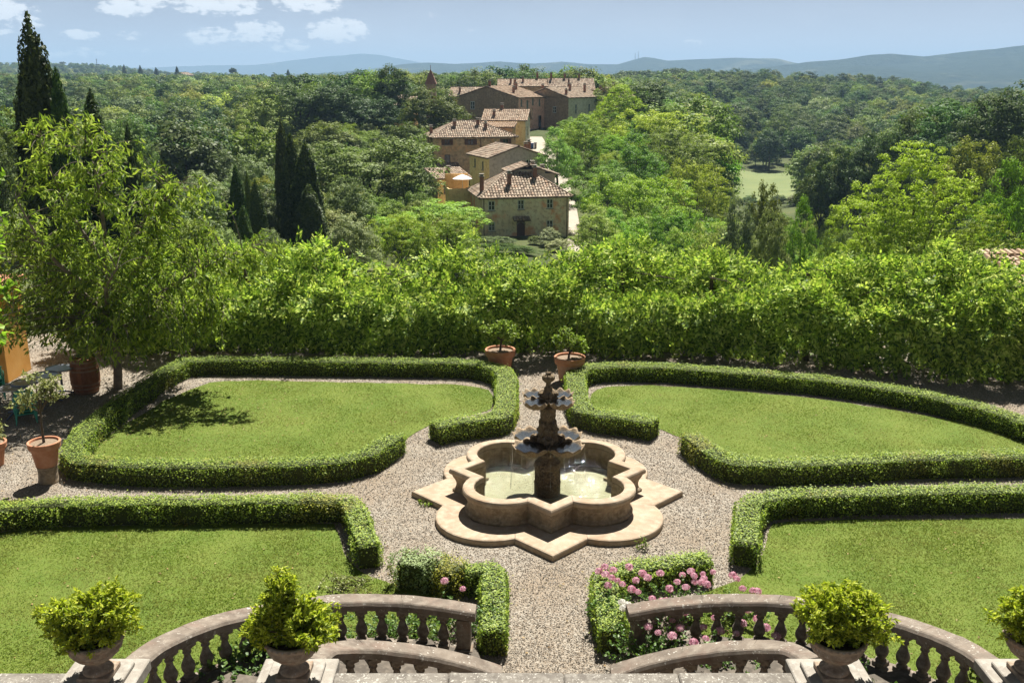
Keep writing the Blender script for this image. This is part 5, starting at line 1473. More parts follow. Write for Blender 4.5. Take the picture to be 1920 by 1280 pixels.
def chimney(root, x, y, zb, h=1.3, s=.55):
    mb = MB(); mb.add(*bevbox_vf((x,y,zb+h/2-.5), (s,s*.85,h+1), .02)); o = mb.obj('chimney', M['brick'], root)
    mb = MB(); mb.add(*bevbox_vf((x,y,zb+h+.06), (s+.2,s+.1,.1), .02)); mb.add(*bevbox_vf((x,y,zb+h+.24), (s*.8,s*.5,.22), .02)); mb.add(*bevbox_vf((x,y,zb+h+.4), (s+.16,s+.05,.08), .02)); mb.obj('cap', M['limestone'], o)
def house(label, corner, yaw, w, d, zb, ze, zr, kind, mat, front=(), left=(), right=(), chim=(), lmat=None, rmat=None, ov=.45, r0=None, r1=None, cat='house'):
    """front, left, right: openings (u centre, z centre, width, height, style) on each wall; heights are absolute"""
    x, y = corner; root = thing('village_house', label, cat, (x, y, zb), R(yaw), 'houses of the hill village')
    ze, zr = ze-zb, zr-zb
    conv = lambda ops: [(u-ww/2, u+ww/2, z-zb-hh/2, z-zb+hh/2) for u, z, ww, hh, s in ops]
    W = {'front': ((0,0),(1,0),w,front,mat), 'left': ((0,d),(0,-1),d,left,lmat or mat), 'right': ((w,0),(0,1),d,right,rmat or mat), 'back': ((w,d),(-1,0),w,(),mat)}
    for k, (p0, dx, ww, ops, m) in W.items():
        mb = MB(); ap = None
        if kind == 'gx' and k in ('left','right'): ap = (ww/2, zr)
        if kind == 'gy' and k in ('front','back'): ap = (ww/2, zr)
        if kind == 'lean' and k in ('left','right'): ap = (0 if k == 'left' else ww, zr)
        top = zr if (kind == 'lean' and k == 'back') else ze
        face(mb, p0, dx, ww, -3, top, conv(ops), ap); mb.obj('wall', PL_[m], root)
        for op, h in zip(ops, conv(ops)): opening(root, p0, dx, h, op[4])
    roof(root, w, d, ze-.02, zr+.05, kind, ov, r0=r0, r1=r1)
    for cx_, cy_, z_, h_ in chim: chimney(root, cx_, cy_, z_-zb, h_)
    return root
# the house at the near end of the lane
h1 = house('cream plastered house with hipped tile roof and arched door nearest the garden', (-4.15,133.2), 11, 12.4, 11, -14.2, -7.75, -4.7, 'hip', 'cream',
  front=[(1.35,-8.85,.95,1.35,'white'),(5.5,-8.8,.95,1.35,'white'),(9.65,-8.75,.95,1.35,'white'),(1.35,-11.75,.95,1.3,'white'),(9.65,-11.7,.95,1.3,'white'),(5.5,-12.35,1.15,2.5,'door')],
  chim=[(.4,2.6,-6.6,1.5),(4.3,2.4,-6.1,1.4),(8.3,3.9,-5.6,1.5),(8.8,7.8,-5.4,1.6),(10.3,8.0,-5.8,1.4)])
mb = MB(); mb.add(*tube_vf([(5.5+.62*math.cos(a), -.03, 2.6+.62*math.sin(a)*.55) for a in np.linspace(0, math.pi, 9)], .09, 6)); mb.obj('door_arch', M['limestone'], h1)
roof(h1, 2.3, .9, 3.35, 3.75, 'lean', .05, 4.35, -1.0, name='door_canopy')
for u in (.25, 12.1):
    mb = MB(); mb.add(*tube_vf([(u,-.09,-1),(u,-.09,6.3)], .055, 6)); mb.obj('downpipe', M['downpipe'], h1)
mb = MB(); mb.add(*bevbox_vf((7.6,7.2,8.2), (5.0,4.2,3.2), .02)); mb.obj('raised_wing', PL_['grey'], h1)
roof(h1, 5.4, 4.6, 9.45, 10.5, 'gy', .3, 4.9, 4.9, name='wing_roof')
mb = MB(); mb.add(*bevbox_vf((9.2,9.9,7.4), (6.0,4.2,3.0), .02)); mb.obj('rear_wing', PL_['grey'], h1)
roof(h1, 6.4, 4.6, 8.75, 9.9, 'gy', .3, 6.0, 7.6, name='rear_wing_roof')
h2 = house('house with a yellow side wall and a grey gable end behind the near house', (-3.7,158.2), 22, 10, 9.5, -12, -4.25, -2.5, 'gy', 'grey',
  front=[(7.0,-5.35,1.05,1.4,'white')], left=[(2.6,-5.5,.8,1.4,'green'),(6.4,-5.7,.8,1.4,'green')], lmat='yellow', chim=[(7.2,1.8,-3.3,1.0),(8.0,2.4,-3.4,1.4)])
h3 = house('tall rubble stone house with brown shutters and a broad hipped roof', (-14.5,180), 12, 15.5, 10, -12, -2.25, .45, 'hip', 'stone',
  front=[(2.6,-3.1,1.1,1.05,'open'),(7.0,-3.1,1.2,1.05,'open'),(13.6,-3.1,1.1,1.05,'open'),(2.6,-6.1,1.1,1.5,'dark')], left=[(3,-3.2,1,1.2,'dark'),(7,-3.2,1,1.2,'dark')],
  chim=[(.3,5,-2.0,1.4),(4.5,3.2,-.8,1.3),(9.0,3.6,-.5,1.2),(10.3,2.6,-1.0,1.1)], r0=5.0, r1=9.0)
mb = MB(); mb.add(*tube_vf([(8.9,-.1,3),(8.9,-.1,9.6)], .06, 6)); mb.obj('downpipe', M['downpipe'], h3)
mb = MB(); mb.add(*bevbox_vf((2.1,-1.3,.9), (4.6,2.5,7.0), .02)); mb.obj('lean_to', PL_['yellow'], h3)
roof(h3, 4.8, 2.6, 4.45, 5.2, 'lean', .1, -.3, -2.65, name='lean_to_roof')
house('narrow stone house with a raised roof strip behind the tall stone house', (-5.8,199), -8, 8.6, 7.5, -9, .1, 2.1, 'gx', 'yellow', right=[(3,-2,1,1.6,'green'),(5,-5,1,1.8,'green')], rmat='green', chim=[(2.0,1.4,.6,1.2),(3.2,4.2,2.0,1.0)])
house('low stone wing with a long mono pitch roof beside the narrow stone house', (-7.2,192.5), -9, 7.4, 4.2, -9, -.9, -.2, 'lean', 'stone', chim=[(.6,1.5,-.6,.9)], ov=.3)
house('large dark stone house whose side wall is plastered pink', (-13.7,247.5), -32, 18, 12.5, -8, 3.85, 6.4, 'gy', 'dark', front=[(4.6,1.9,1.3,1.9,'white')],
  right=[(1.4,2.6,.8,1.7,'shut'),(4.2,1.7,.9,2.9,'shut'),(6.8,2.8,.8,1.6,'shut'),(10,2.6,.8,1.7,'shut'),(3.6,-2.0,1,2.0,'dark'),(10.3,-2.2,1.6,3.2,'dark')], rmat='pink',
  chim=[(9.2,.8,6.0,1.7),(14.6,3.2,4.6,1.6),(12,8.5,5.6,1.5),(10.5,10.5,6.1,1.9)])
house('grey green plastered house with a rough stone gable at the right of the village', (3.0,251.4), -30, 12.7, 20, -7, 3.7, 6.0, 'gy', 'dark', front=[(8.8,.8,1,1.6,'white'),(5.2,3.6,.8,.9,'dark')],
  right=[(4.3,.9,1.3,2.4,'white'),(4.0,-3.0,1.1,1.5,'dark'),(12,1.0,1.1,1.9,'shut'),(16,1.0,1.1,1.9,'shut')], rmat='green', chim=[(4.6,1.5,5.2,1.5),(11.2,1.6,4.3,1.3),(8.5,9,5.7,1.2),(9.8,15,5.4,1.3)])
house('long house with an orange tiled roof at the top of the village', (10.9,284), 2, 12.6, 10, -6, 5.2, 8.3, 'gx', 'cream', chim=[(5.4,1.2,6.0,2.0),(4.6,5.2,8.2,1.4),(.6,4.6,8.2,1.6),(8.8,5.2,8.2,1.2)])
house('long house with a pale tiled roof left of the orange roofed one', (-3.8,286), 0, 14.6, 9, -6, 6.2, 8.1, 'gx', 'stone', chim=[(3.4,1.5,6.6,1.6),(7,2.6,7.2,1.4),(11.2,5,8.0,1.8)])
house('low tiled house descending at the right end of the village', (20.5,262), -30, 9, 9, -6, 3.5, 6.0, 'gy', 'cream', chim=[(2.2,2,4.8,1.4),(5.2,3.5,5.8,1.2)])
house('yellow ochre building among the trees left of the village', (-34.8,262), 0, 9, 8, -6, 1.5, 4.0, 'gx', 'ochre', front=[(3.0,-2.4,2.2,.45,'dark')])
house('low tiled house half hidden behind the broad tree left of the dark stone house', (-16.6,266), -6, 9.5, 8, -6, 3.7, 6.0, 'gx', 'stone', chim=[(2.4,1.6,4.6,1.3)])
house('small annex with a tiled roof and terrace between the stone house and the near house', (-11.5,149.5), 24, 5.2, 4.6, -11, -6.7, -5.6, 'lean', 'yellow', front=[(1.4,-8.2,.9,1.8,'dark'),(3.4,-8.4,.9,1.5,'dark')], chim=[(2.6,2.2,-6.3,.9)], cat='annex')
terr = thing('roof_terrace', 'ochre walled roof terrace below the white parasol', 'terrace', (-9.2,143,-11.5), R(15), None)
for nm, c_, s_ in (('floor',(1.6,1.4,1.2),(3.4,3.0,3.6)),('parapet_wall',(1.6,-.05,3.3),(3.5,.16,1.3)),('parapet_wall',(-.05,1.4,3.3),(.16,2.9,1.3)),('back_wall',(1.6,2.85,4.3),(3.5,.16,3.2))):
    mb = MB(); mb.add(*bevbox_vf(c_, s_, .02)); mb.obj(nm, PL_['ochre'] if nm == 'back_wall' else PL_['yellow'], terr)
par = thing('parasol', 'white parasol open over the roof terrace', 'parasol', (-7.4,144.4,-8.3))
mb = MB(); mb.add(*tube_vf([(0,0,0),(0,0,2.7)], .04, 6)); mb.obj('pole', M['whiteframe'], par)
mb = MB(); mb.add(*lathe_vf([(1.5,2.1),(.75,2.48),(.02,2.75)], 8)); mb.obj('canopy', plain_mat('white canvas', (.75,.73,.68), (.68,.66,.62), 2, .8, .1, .01), par)
# pointed tower
c = at(808, 158, 300); tw = thing('pointed_tower', 'slim tower with a steep brown pyramid roof behind the trees', 'tower', (c[0], 300, -5))
mb = MB(); mb.add(*bevbox_vf((0,0,6), (3.0,3.0,12), .05)); mb.obj('wall', PL_['dark'], tw)
mb = MB(); mb.add([(-1.75,-1.75,11.8),(1.75,-1.75,11.8),(1.75,1.75,11.8),(-1.75,1.75,11.8),(0,0,16.2)], [[0,1,4],[1,2,4],[2,3,4],[3,0,4],[3,2,1,0]]); mb.add(*tube_vf([(0,0,16),(0,0,17.2)], .07, 5)); mb.obj('roof', M['brick'], tw)
fh = house('small red roofed farmhouse on the wooded skyline at the left', (-372,1100), 8, 18, 12, -2, 13, 16, 'hip', 'cream', chim=[(5,4,14.5,1.5)], cat='farmhouse'); fh['group'] = 'buildings far off in the woods'
# shed roof beyond the trellis at the right edge
sx = at(1893, 522, 30)
shed = thing('tiled_shed', 'tiled shed roof showing above the trellis at the right edge', 'shed', (sx[0], 30, -1)); zt = sx[2]+1
mb = MB(); mb.add(*bevbox_vf((1.6,1.2,zt/2-.2), (2.8,2.0,zt-.3), .02)); mb.obj('wall', PL_['cream'], shed)
rb, rt = MB(), MB(); q_ = ((0,0,zt-.25),(3.2,0,zt-.25),(3.2,2.4,zt+.45),(0,2.4,zt+.45)); slab(rb, *q_, .08); tiles(rt, *q_, .22, .42, np.random.default_rng(3))
o = rb.obj('roof', M['roofbase'], shed); rt.obj('roof_tiles', M['tile'], o)['kind'] = 'stuff'

# a person, a bin and a bollard in the lane
def person(label, loc, rz, shirt, shorts):
    J = [(0,0,.93),(0,0,1.15),(0,0,1.4),(0,0,1.5),(0,.02,1.58),(0,.02,1.7),
         (.2,0,1.4),(.27,.02,1.13),(.25,-.1,.9),(.24,-.13,.82),(-.2,0,1.4),(-.27,.02,1.13),(-.28,-.08,.9),(-.28,-.11,.82),
         (.1,0,.86),(.12,-.03,.5),(.12,.03,.1),(.12,-.11,.04),(-.1,0,.86),(-.12,-.05,.5),(-.12,0,.1),(-.12,-.14,.04)]
    E = [(0,1),(1,2),(2,3),(3,4),(4,5),(2,6),(6,7),(7,8),(8,9),(2,10),(10,11),(11,12),(12,13),(0,14),(14,15),(15,16),(16,17),(0,18),(18,19),(19,20),(20,21)]
    RR = [.14,.13,.14,.06,.1,.09,.065,.05,.04,.035,.065,.05,.04,.035,.1,.07,.045,.04,.1,.07,.045,.04]
    me = bpy.data.meshes.new('person'); me.from_pydata(J, E, []); o = bpy.data.objects.new('person', me); COL.objects.link(o)
    sk = o.modifiers.new('skin', 'SKIN'); o.modifiers.new('sub', 'SUBSURF').levels = 1
    for v, r in zip(me.skin_vertices[0].data, RR): v.radius = (r, r*.85)
    me.skin_vertices[0].data[0].use_root = True
    dg = bpy.context.evaluated_depsgraph_get(); me2 = bpy.data.meshes.new_from_object(o.evaluated_get(dg)); o.modifiers.clear(); o.data = me2
    for m in (plain_mat('skin', (.5,.33,.25), (.48,.3,.22), 5), plain_mat(label[:9]+' top', shirt, shirt, 5), plain_mat(label[:9]+' shorts', shorts, shorts, 5), plain_mat('brown hair', (.06,.04,.03), (.05,.03,.02), 9)): me2.materials.append(m)
    for p in me2.polygons:
        c = p.center; p.material_index = 3 if c.z > 1.67 or (c.z > 1.55 and c.y > .06) else 1 if .95 < c.z < 1.46 and abs(c.x) < .3 and not (abs(c.x) > .2 and c.z < 1.15) else 2 if .48 < c.z <= .95 and abs(c.x) < .21 else 0
        p.use_smooth = True
    o.location = loc; o.rotation_euler = (0,0,rz); return tag(o, label, 'person')
pp = at(988, 276, 205); person('person in a white top and red shorts standing in the village lane', (pp[0], 205, float(T(pp[0], 205))+.25), .5, (.7,.7,.7), (.5,.05,.06))
bb = thing('waste_bin', 'blue wheeled bin standing in the village lane', 'bin', (float(at(996,276,205)[0]), 205.5, float(T(4,205))+.25)); bm_ = plain_mat('blue plastic', (.05,.1,.25), (.04,.08,.2), 3, .5)
mb = MB(); mb.add(*bevbox_vf((0,0,.55), (1.1,.8,1.0), .06)); mb.obj('body', bm_, bb); mb = MB(); mb.add(*bevbox_vf((0,0,1.1), (1.2,.9,.12), .04)); mb.obj('lid', bm_, bb)
pl = MB(); pl.add(*lathe_vf([(.28,0),(.26,.2),(.26,1.1),(.34,1.15),(.34,1.28),(.0,1.36)], 12)); tag(pl.obj('stone_post', M['limestone'], None, (float(at(1004,276,205)[0]), 205.5, float(T(5,205))+.25)), 'pale stone post beside the blue bin in the lane', 'post')

# ------------------------------------------------------------------ trees of the valley and hills
def crown(seed, nclump, per, leaf, cr, lobes, mat, up=.5, flat=.75, asp=.7, low=-.35, jit=.25):
    """a unit-high crown: clumps of leaves over the surface of its lobes, gaps between them"""
    rng = np.random.default_rng(seed); lb = np.array(lobes); wt = (lb[:,3]*lb[:,4]*lb[:,5])**.67; pk = lb[rng.choice(len(lb), nclump, p=wt/wt.sum())]
    d = rdir(rng, nclump); d[:,2] = np.where(d[:,2] < low, -d[:,2], d[:,2])
    c = pk[:,:3]+d*pk[:,3:6]*(.62+.42*rng.random(nclump))[:,None]
    rr = cr*(.6+.8*rng.random(nclump))
    k = np.repeat(np.arange(nclump), per); n = len(k); e = rdir(rng, n); e[:,2] = np.where(e[:,2] < -.3, -e[:,2], e[:,2])
    P = c[k]+e*(rr[k]*(.45+.6*rng.random(n)))[:,None]*np.array([1,1,flat])
    N = unit(e*.95+d[k]*.3+np.array([0,0,up*.8])+rdir(rng, n)*.42)
    mb = MB(); mb.add(*leaves_vf(P, N, leaf*(.6+.8*rng.random(n)), asp, rng)); return mb.mesh('crown', M[mat])
def trunk(seed, h=.5, r=.022, limbs=5, mat='bark', spread=.28):
    rng = np.random.default_rng(seed); mb = MB()
    mb.add(*tube_vf(spline([(0,0,-.12),(0,0,.02),(.01,.01,h*.5),(0,.0,h),(.02,0,h+.3)], 10), np.linspace(r*1.3, r*.25, 10), 7), smooth=True)
    for k in range(limbs):
        a = k/limbs*6.28+rng.random(); z = h*(.55+.4*rng.random())
        mb.add(*tube_vf(spline([(0,0,z),(spread*.5*math.cos(a),spread*.5*math.sin(a),z+.14),(spread*math.cos(a),spread*math.sin(a),z+.34)], 6), np.linspace(r*.5, r*.12, 6), 5))
    return mb.mesh('trunk', M[mat])
ROUND = [(0,0,.3,.34,.34,.26),(0,0,.64,.36,.36,.3),(-.2,.05,.52,.26,.26,.22),(.2,-.05,.54,.26,.26,.22),(.03,.2,.52,.26,.26,.22),(0,-.2,.5,.26,.26,.22)]
TALL = [(0,0,.22,.22,.22,.2),(0,0,.7,.26,.26,.28),(-.13,.04,.5,.24,.24,.24),(.14,-.05,.52,.24,.24,.24),(0,-.12,.36,.24,.24,.2),(.02,.14,.4,.22,.22,.2)]
WIDE = [(0,.05,.3,.4,.34,.26),(-.26,0,.6,.3,.28,.26),(.24,.05,.64,.32,.3,.28),(0,-.2,.5,.34,.28,.24),(.02,.2,.6,.3,.28,.26),(-.36,-.1,.42,.2,.2,.18),(.4,-.05,.44,.2,.2,.18)]
PLUME = [(0,0,.25,.3,.28,.22),(0,0,.72,.2,.2,.27),(-.18,.05,.56,.22,.2,.24),(.17,-.06,.58,.22,.2,.26),(.08,.16,.5,.24,.22,.22),(-.06,-.17,.42,.28,.22,.22),(.3,-.02,.38,.2,.2,.18),(-.32,.0,.36,.2,.2,.16)]
BUSH = [(0,0,.5,.4,.4,.46),(-.22,.05,.4,.28,.28,.36),(.22,-.08,.42,.28,.28,.38)]
UMBR = [(0,0,.84,.4,.4,.13),(-.15,.1,.78,.25,.25,.1),(.16,-.08,.79,.25,.25,.1)]
CR = {}
HI = {'oak': ('oak', ROUND, .078, .023), 'wide': ('oak', WIDE, .076, .022), 'dark': ('darkleaf', WIDE, .078, .023), 'tall': ('darkleaf', TALL, .07, .022), 'grey': ('greyleaf', BUSH, .07, .022),
      'acacia': ('acacia', PLUME, .062, .019), 'acacia_wide': ('acacia', WIDE, .062, .019), 'pine': ('pine', UMBR, .06, .03)}
for i, (k, (m, lb, cr, lf)) in enumerate(HI.items()): CR[k] = (crown(100+i, 260, 72, lf, cr, lb, m, asp=.55 if 'acacia' in k else .7), trunk(100+i, .3 if k == 'grey' else .45, .02))
for i, (k, m, lb) in enumerate((('m_oak','oak',ROUND),('m_oak_wide','oak',WIDE),('m_dark','darkleaf',ROUND),('m_dark_tall','darkleaf',TALL),('m_acacia','acacia',WIDE),('m_grey','greyleaf',ROUND))):
    CR[k] = (crown(200+i, 150, 40, .036, .1, lb, m, up=.6), trunk(200+i, .45, .02, 4))
for i, (k, m, lb) in enumerate((('f_oak','oak',ROUND),('f_dark','darkleaf',ROUND),('f_wide','oak',WIDE),('f_pine','pine',UMBR),('f_tall','darkleaf',TALL))):
    CR[k] = (crown(300+i, 75, 20, .07, .115, lb, m, up=.6), trunk(300+i, .6 if 'pine' in k else .45, .02, 3))
CR['near_acacia'] = (crown(400, 900, 60, .0125, .032, PLUME, 'brightacacia', up=.3, flat=.6, asp=.45), trunk(400, .4, .018, 7))
CR['near_acacia_plain'] = (crown(401, 700, 60, .0135, .034, PLUME, 'acacia', up=.3, flat=.6, asp=.45), trunk(401, .4, .018, 7))
CYA = 5.6                                     # how many times taller than wide a cypress is
def cypress_mesh(seed, n=26000, leaf=.085):
    rng = np.random.default_rng(seed)
    z = 1-np.sqrt(rng.random(n))*.97; a = rng.random(n)*6.2832
    prof = np.interp(z, [0,.05,.2,.45,.7,.88,.97,1], [.36,.44,.5,.47,.38,.22,.09,.01])
    q = np.stack([np.cos(a)*2.2, np.sin(a)*2.2, z*9+seed], -1); fl = fbm(q, seed, 3); fl2 = fbm(q*np.array([2.6,2.6,2.2]), seed+5, 2)
    r = prof*(.86+.26*fl+.2*fl2)-rng.random(n)**2*.08
    P = np.stack([r*np.cos(a), r*np.sin(a), z*CYA], -1); N = unit(np.stack([np.cos(a), np.sin(a), .35+0*a], -1)+rdir(rng, n)*.6)
    ax = unit(np.array([0,0,1.0])+rdir(rng, n)*.45+np.stack([np.cos(a), np.sin(a), 0*a], -1)*.3)
    mb = MB(); mb.add(*leaves_vf(P, N, leaf*(.6+.8*rng.random(n)), .6, rng, ax)); return mb.mesh('crown', M['cypress'])
def cyp_core(): 
    mb = MB(); mb.add(*tube_vf([(0,0,-.1),(0,0,.4),(0,0,.93)], [.07,.05,.01], 6)); return mb.mesh('trunk', M['bark'])
CYP = [cypress_mesh(s) for s in (1,2,3)]; cyc = cyp_core()
HERO_XY = []
def plant(kind, label, px, py, Y, wpx, name='broadleaf_tree', cat='tree', group=None, rz=None, sink=.0):
    p = at(px, py, Y); x = float(p[0]); z0 = float(T(x, Y))-sink; h = max(2.5, float(p[2])-z0); w = wpx/FPX*Y
    HERO_XY.append((x, Y, w*.4))
    root = thing(name, label, cat, (x, Y, z0), 0, group)
    a = (px*37+py*11) % 628/100 if rz is None else rz
    if kind.startswith('cyp'):
        link('trunk', cyc, root, None, a, (w,w,h)); link('crown', CYP[int(kind[3])], root, None, a, (w,w,h/CYA)); return root
    c, t = CR[kind]; s = w/.92 if kind not in ('tall','near_acacia','near_acacia_plain') else w/.8
    link('trunk', t, root, None, a, (min(s,h),min(s,h),h)); link('crown', c, root, None, a, (s,s,h*1.02)); return root
# cypresses
CG = 'cypresses below the garden on the left'
for k, l, px, py, Y, w in (('cyp0','tallest cypress rising against the sky at the left edge',50,22,60,104),('cyp1','cypress hidden behind the right flank of the tallest one',102,122,59,64),('cyp2','stub topped cypress right of the tallest one behind the drooping tree',168,164,62,74),
    ('cyp1','thin cypress behind the crown of the drooping tree',237,232,60,48),('cyp2','dark cypress lowest in the row behind the drooping tree',303,298,64,50),('cyp2','cypress on the left flank of the tallest one',34,140,61,46),
    ('cyp0','back left cypress of the tall middle group with the highest tip',525,222,100,40),('cyp1','stout cypress in the middle of the tall group',543,248,95,58),('cyp2','right hand cypress of the tall group leaning out at its foot',571,264,93,72),('cyp0','broad low cypress in front of the tall group',578,345,90,74),
    ('cyp1','tallest cypress of the small group left of the tall one',440,309,86,46),('cyp0','thin cypress behind the small group',462,320,90,20),('cyp2','dark right cypress of the small group',478,336,84,44),('cyp1','broad short cypress in front of the small group',455,384,78,44),('cyp0','shortest cypress at the left foot of the small group',441,412,76,24)):
    plant(k, l, px, py, Y, w, 'cypress_tree', 'cypress', CG)
for a in [
 ('wide','great round oak with a sunlit top between the cypresses and the stone house',690,246,130,215),
 ('oak','broad dark oak hiding the yellow building left of the dark stone house',812,160,216,132),
 ('grey','grey green bush tree at the foot of the great oak',655,332,102,112),('grey','low silvery bush just above the trellis right of the cypresses',655,402,84,112),
 ('acacia_wide','spreading green acacia at the left corner of the near house',820,368,113,190),
 ('tall','tall tree standing highest left of the village against the hills',735,124,250,92),('dark','dark round tree left of the tallest tree near the ochre building',695,178,225,110),('dark','dark broad tree at the top of the slope left of the village',640,150,232,140),
 ('wide','broad olive green tree on the skyline above the tall cypresses',560,148,232,140),('oak','olive green tree at the left end of the row above the cypresses',497,178,224,120),('oak','tree in the wooded slope just left of the tall cypress tips',470,232,185,120),
 ('oak','tree filling the gap right of the tall cypress tips',610,225,190,130),('dark','shadowed tree above the great oak',745,225,180,110),('grey','pale tree left of the tall cypress group',468,290,132,110),('oak','tree between the two cypress groups',505,330,120,110),
 ('grey','grey leafless looking tree left of the small cypress group',410,282,140,84),('grey','dusty olive tree above the right side of the drooping tree',375,320,118,110),('dark','brownish dark tree beside the dusty olive tree',352,345,95,120),
 ('oak','dark blue green round tree in the valley bottom at left',345,262,170,80),('grey','silver green shrub at the foot of the small cypresses',420,430,72,90),('grey','pale shrub in the gap between the cypress groups',505,430,80,70),
 ('dark','dark tree in shade against the left wall of the stone house',790,300,168,60),('oak','small tree below the left wall of the stone house',770,335,150,80),
 ('acacia','acacia beside the lane right of the yellow and grey house',1045,240,160,110),('acacia_wide','bright acacia at the right corner of the near house',1128,300,141,150),('acacia','light green acacia below the green plastered house',1100,215,190,110),
 ('tall','dark tree crowning the slope right of the village',1215,152,232,130),('acacia','tall acacia right of the village roofs',1165,160,225,115),('oak','tree behind the right end of the village',1150,150,262,90),('acacia_wide','acacia high on the right slope below the dark tree',1240,195,195,150),
 ('acacia_wide','acacia at the right edge of the slope beneath the skyline',1278,230,175,140),('acacia','acacia halfway down the right slope with a shaded foot',1195,250,165,140),('acacia_wide','acacia at the right corner of the slope above the meadow',1312,288,155,120),
 ('acacia_wide','large acacia in the middle of the right slope',1205,312,130,185),('acacia','acacia beside the lane below the bright one',1120,385,113,120),('acacia_wide','acacia low on the right slope',1285,380,116,150),('acacia','acacia low on the slope nearest the trellis',1190,410,98,140),
 ('acacia_wide','acacia at the foot of the right slope',1350,400,106,130),('acacia','acacia peeping over the trellis left of the meadow',1275,430,88,120),
 ('oak','lone leafy tree standing in front of the pale meadow',1440,335,118,80),('grey','pale tree left of the small straight trees by the meadow',1390,372,100,90),('acacia','slender straight tree with visible stem over the trellis',1510,372,82,90),('grey','dusty tree between the slender ones over the trellis',1450,395,80,90),
 ('acacia','slender pale green tree next to the big acacia',1570,392,74,90),('oak','rounded olive green oak right of the meadow',1548,298,172,108),('dark','dark oak behind the rounded olive oak',1605,255,170,120),('dark','dark oak higher on the right slope beside the big acacia',1660,228,176,120),
 ('oak','oak on the right slope above the crown of the big acacia',1730,205,190,130),('dark','dark oak on the right skyline slope',1805,185,182,150),('dark','darkest oak near the right edge of the picture',1880,165,165,170),('oak','oak below the darkest one at the right edge',1835,255,138,140),('dark','shaded tree behind the big acacia',1690,290,150,110),
 ('dark','dark tree behind the right shoulder of the big acacia',1770,250,160,110),('acacia','tree above the right end of the trellis',1895,300,80,150),('oak','tree at the right edge above the tiled shed',1930,240,105,130),
 ('oak','woodland tree behind the tallest cypress at the left edge',15,190,92,150),('grey','pale woodland tree below the tallest cypress',95,215,98,120),('oak','woodland tree right of the stub topped cypress',225,215,120,130),('dark','shaded woodland tree left of the tallest cypress',-40,230,80,130)]:
    nm = 'acacia_tree' if 'acacia' in a[0] else 'oak_tree' if a[0] in ('oak','wide','dark') and 'oak' in a[1] else 'broadleaf_tree'
    plant(*a, name=nm)
plant('near_acacia', 'big sunlit yellow green acacia rising behind the right part of the trellis', 1722, 262, 54, 300, 'acacia_tree')
plant('near_acacia_plain', 'shorter acacia leaning against the right side of the big sunlit one', 1850, 395, 50, 190, 'acacia_tree')
plant('near_acacia', 'low yellow green acacia at the left foot of the big sunlit one', 1628, 405, 58, 130, 'acacia_tree')
# hedges and shrubs before the near house
for i, (l, px, py, Y, w) in enumerate((('clipped hedge block left of the near house door', 925, 443, 126, 95), ('rounded shrub right of the near house door', 1030, 428, 127, 75), ('low hedge along the road below the near house', 960, 458, 119, 150), ('shrub at the right corner before the near house', 1050, 448, 122, 60), ('hedge block just right of the near house path', 1003, 442, 127, 34), ('shrub left of the near house hedge', 860, 440, 121, 70))):
    p = at(px, py, Y); z0 = float(T(p[0], Y)); w_ = w/FPX*Y; h = max(.9, p[2]-z0)
    root = thing('garden_shrub', l, 'shrub', (p[0], Y, z0), 0, 'shrubs in front of the near house'); HERO_XY.append((p[0], Y, w_/2))
    link('crown', CR['grey'][0] if i % 2 else CR['oak'][0], root, (0,0,-h*.15), i*1.3, (w_/.9, min(w_, 3.2), h*1.2))
def on_village(x, y):
    u = x/y*1800+960
    return (815 < u < 1062 and 126 < y < 172) or (790 < u < 1020 and 172 <= y < 215) or (715 < u < 1150 and 215 <= y < 305) or (abs(u-np.interp(y, [113,122,138,160,190,206,225], [1084,1084,1077,1064,1036,1008,994])) < 26+600/y*2 and y < 225) or (905 < u < 1062 and 112 < y < 130)
def fill(pxa, pxb, Ya, Yb, sp, kinds, words, where, group, hs, seed):
    """trees that close the slope between the ones picked out above"""
    rg = np.random.default_rng(seed); y = Ya
    while y < Yb:
        for u in np.arange(pxa, pxb, sp/y*1800):
            u_ = u+rg.normal()*sp*.25/y*1800; y_ = y+rg.normal()*sp*.2; x_ = (u_-960)/1800*y_
            if on_village(x_, y_): continue
            if min(math.hypot(x_-q[0], y_-q[1]) for q in HERO_XY) < sp*.55: continue
            if 415 < u_ < 625 and y_ < 104: continue
            k = rg.integers(len(kinds)); h = rg.uniform(*hs); w = h*rg.uniform(.75, 1.05); z0 = float(T(x_, y_))-.5
            HERO_XY.append((x_, y_, w*.35)); root = thing('slope_tree', f'{words[k]} tree {where}', 'tree', (x_, y_, z0), 0, group)
            a = rg.random()*6.28; link('trunk', CR[kinds[k]][1], root, None, a, (h*.9,h*.9,h)); link('crown', CR[kinds[k]][0], root, None, a, (w/.9,w/.9,h))
        y += sp*.8
fill(1085, 1350, 92, 250, 6.2, ['acacia','acacia_wide','oak','acacia_wide'], ['bushy green','spreading green','dark rounded','spreading green'], 'filling the slope between the village and the meadow', 'trees filling the right village slope', (6,9.5), 5)
fill(600, 830, 96, 250, 6.4, ['oak','acacia_wide','wide','grey'], ['rounded','light green','broad','greyish'], 'filling the slope left of the village houses', 'trees filling the left village slope', (5.5,9), 6)
fill(330, 620, 80, 220, 7.0, ['oak','grey','wide','dark'], ['rounded','greyish','broad','dark'], 'filling the dell around the cypress groups', 'trees filling the cypress dell', (6,9.5), 7)
fill(1340, 1960, 62, 190, 7.0, ['acacia','oak','acacia_wide','dark'], ['slender green','rounded','spreading green','dark'], 'filling the hollow behind the right part of the trellis', 'trees filling the right hollow', (5,8.5), 8)
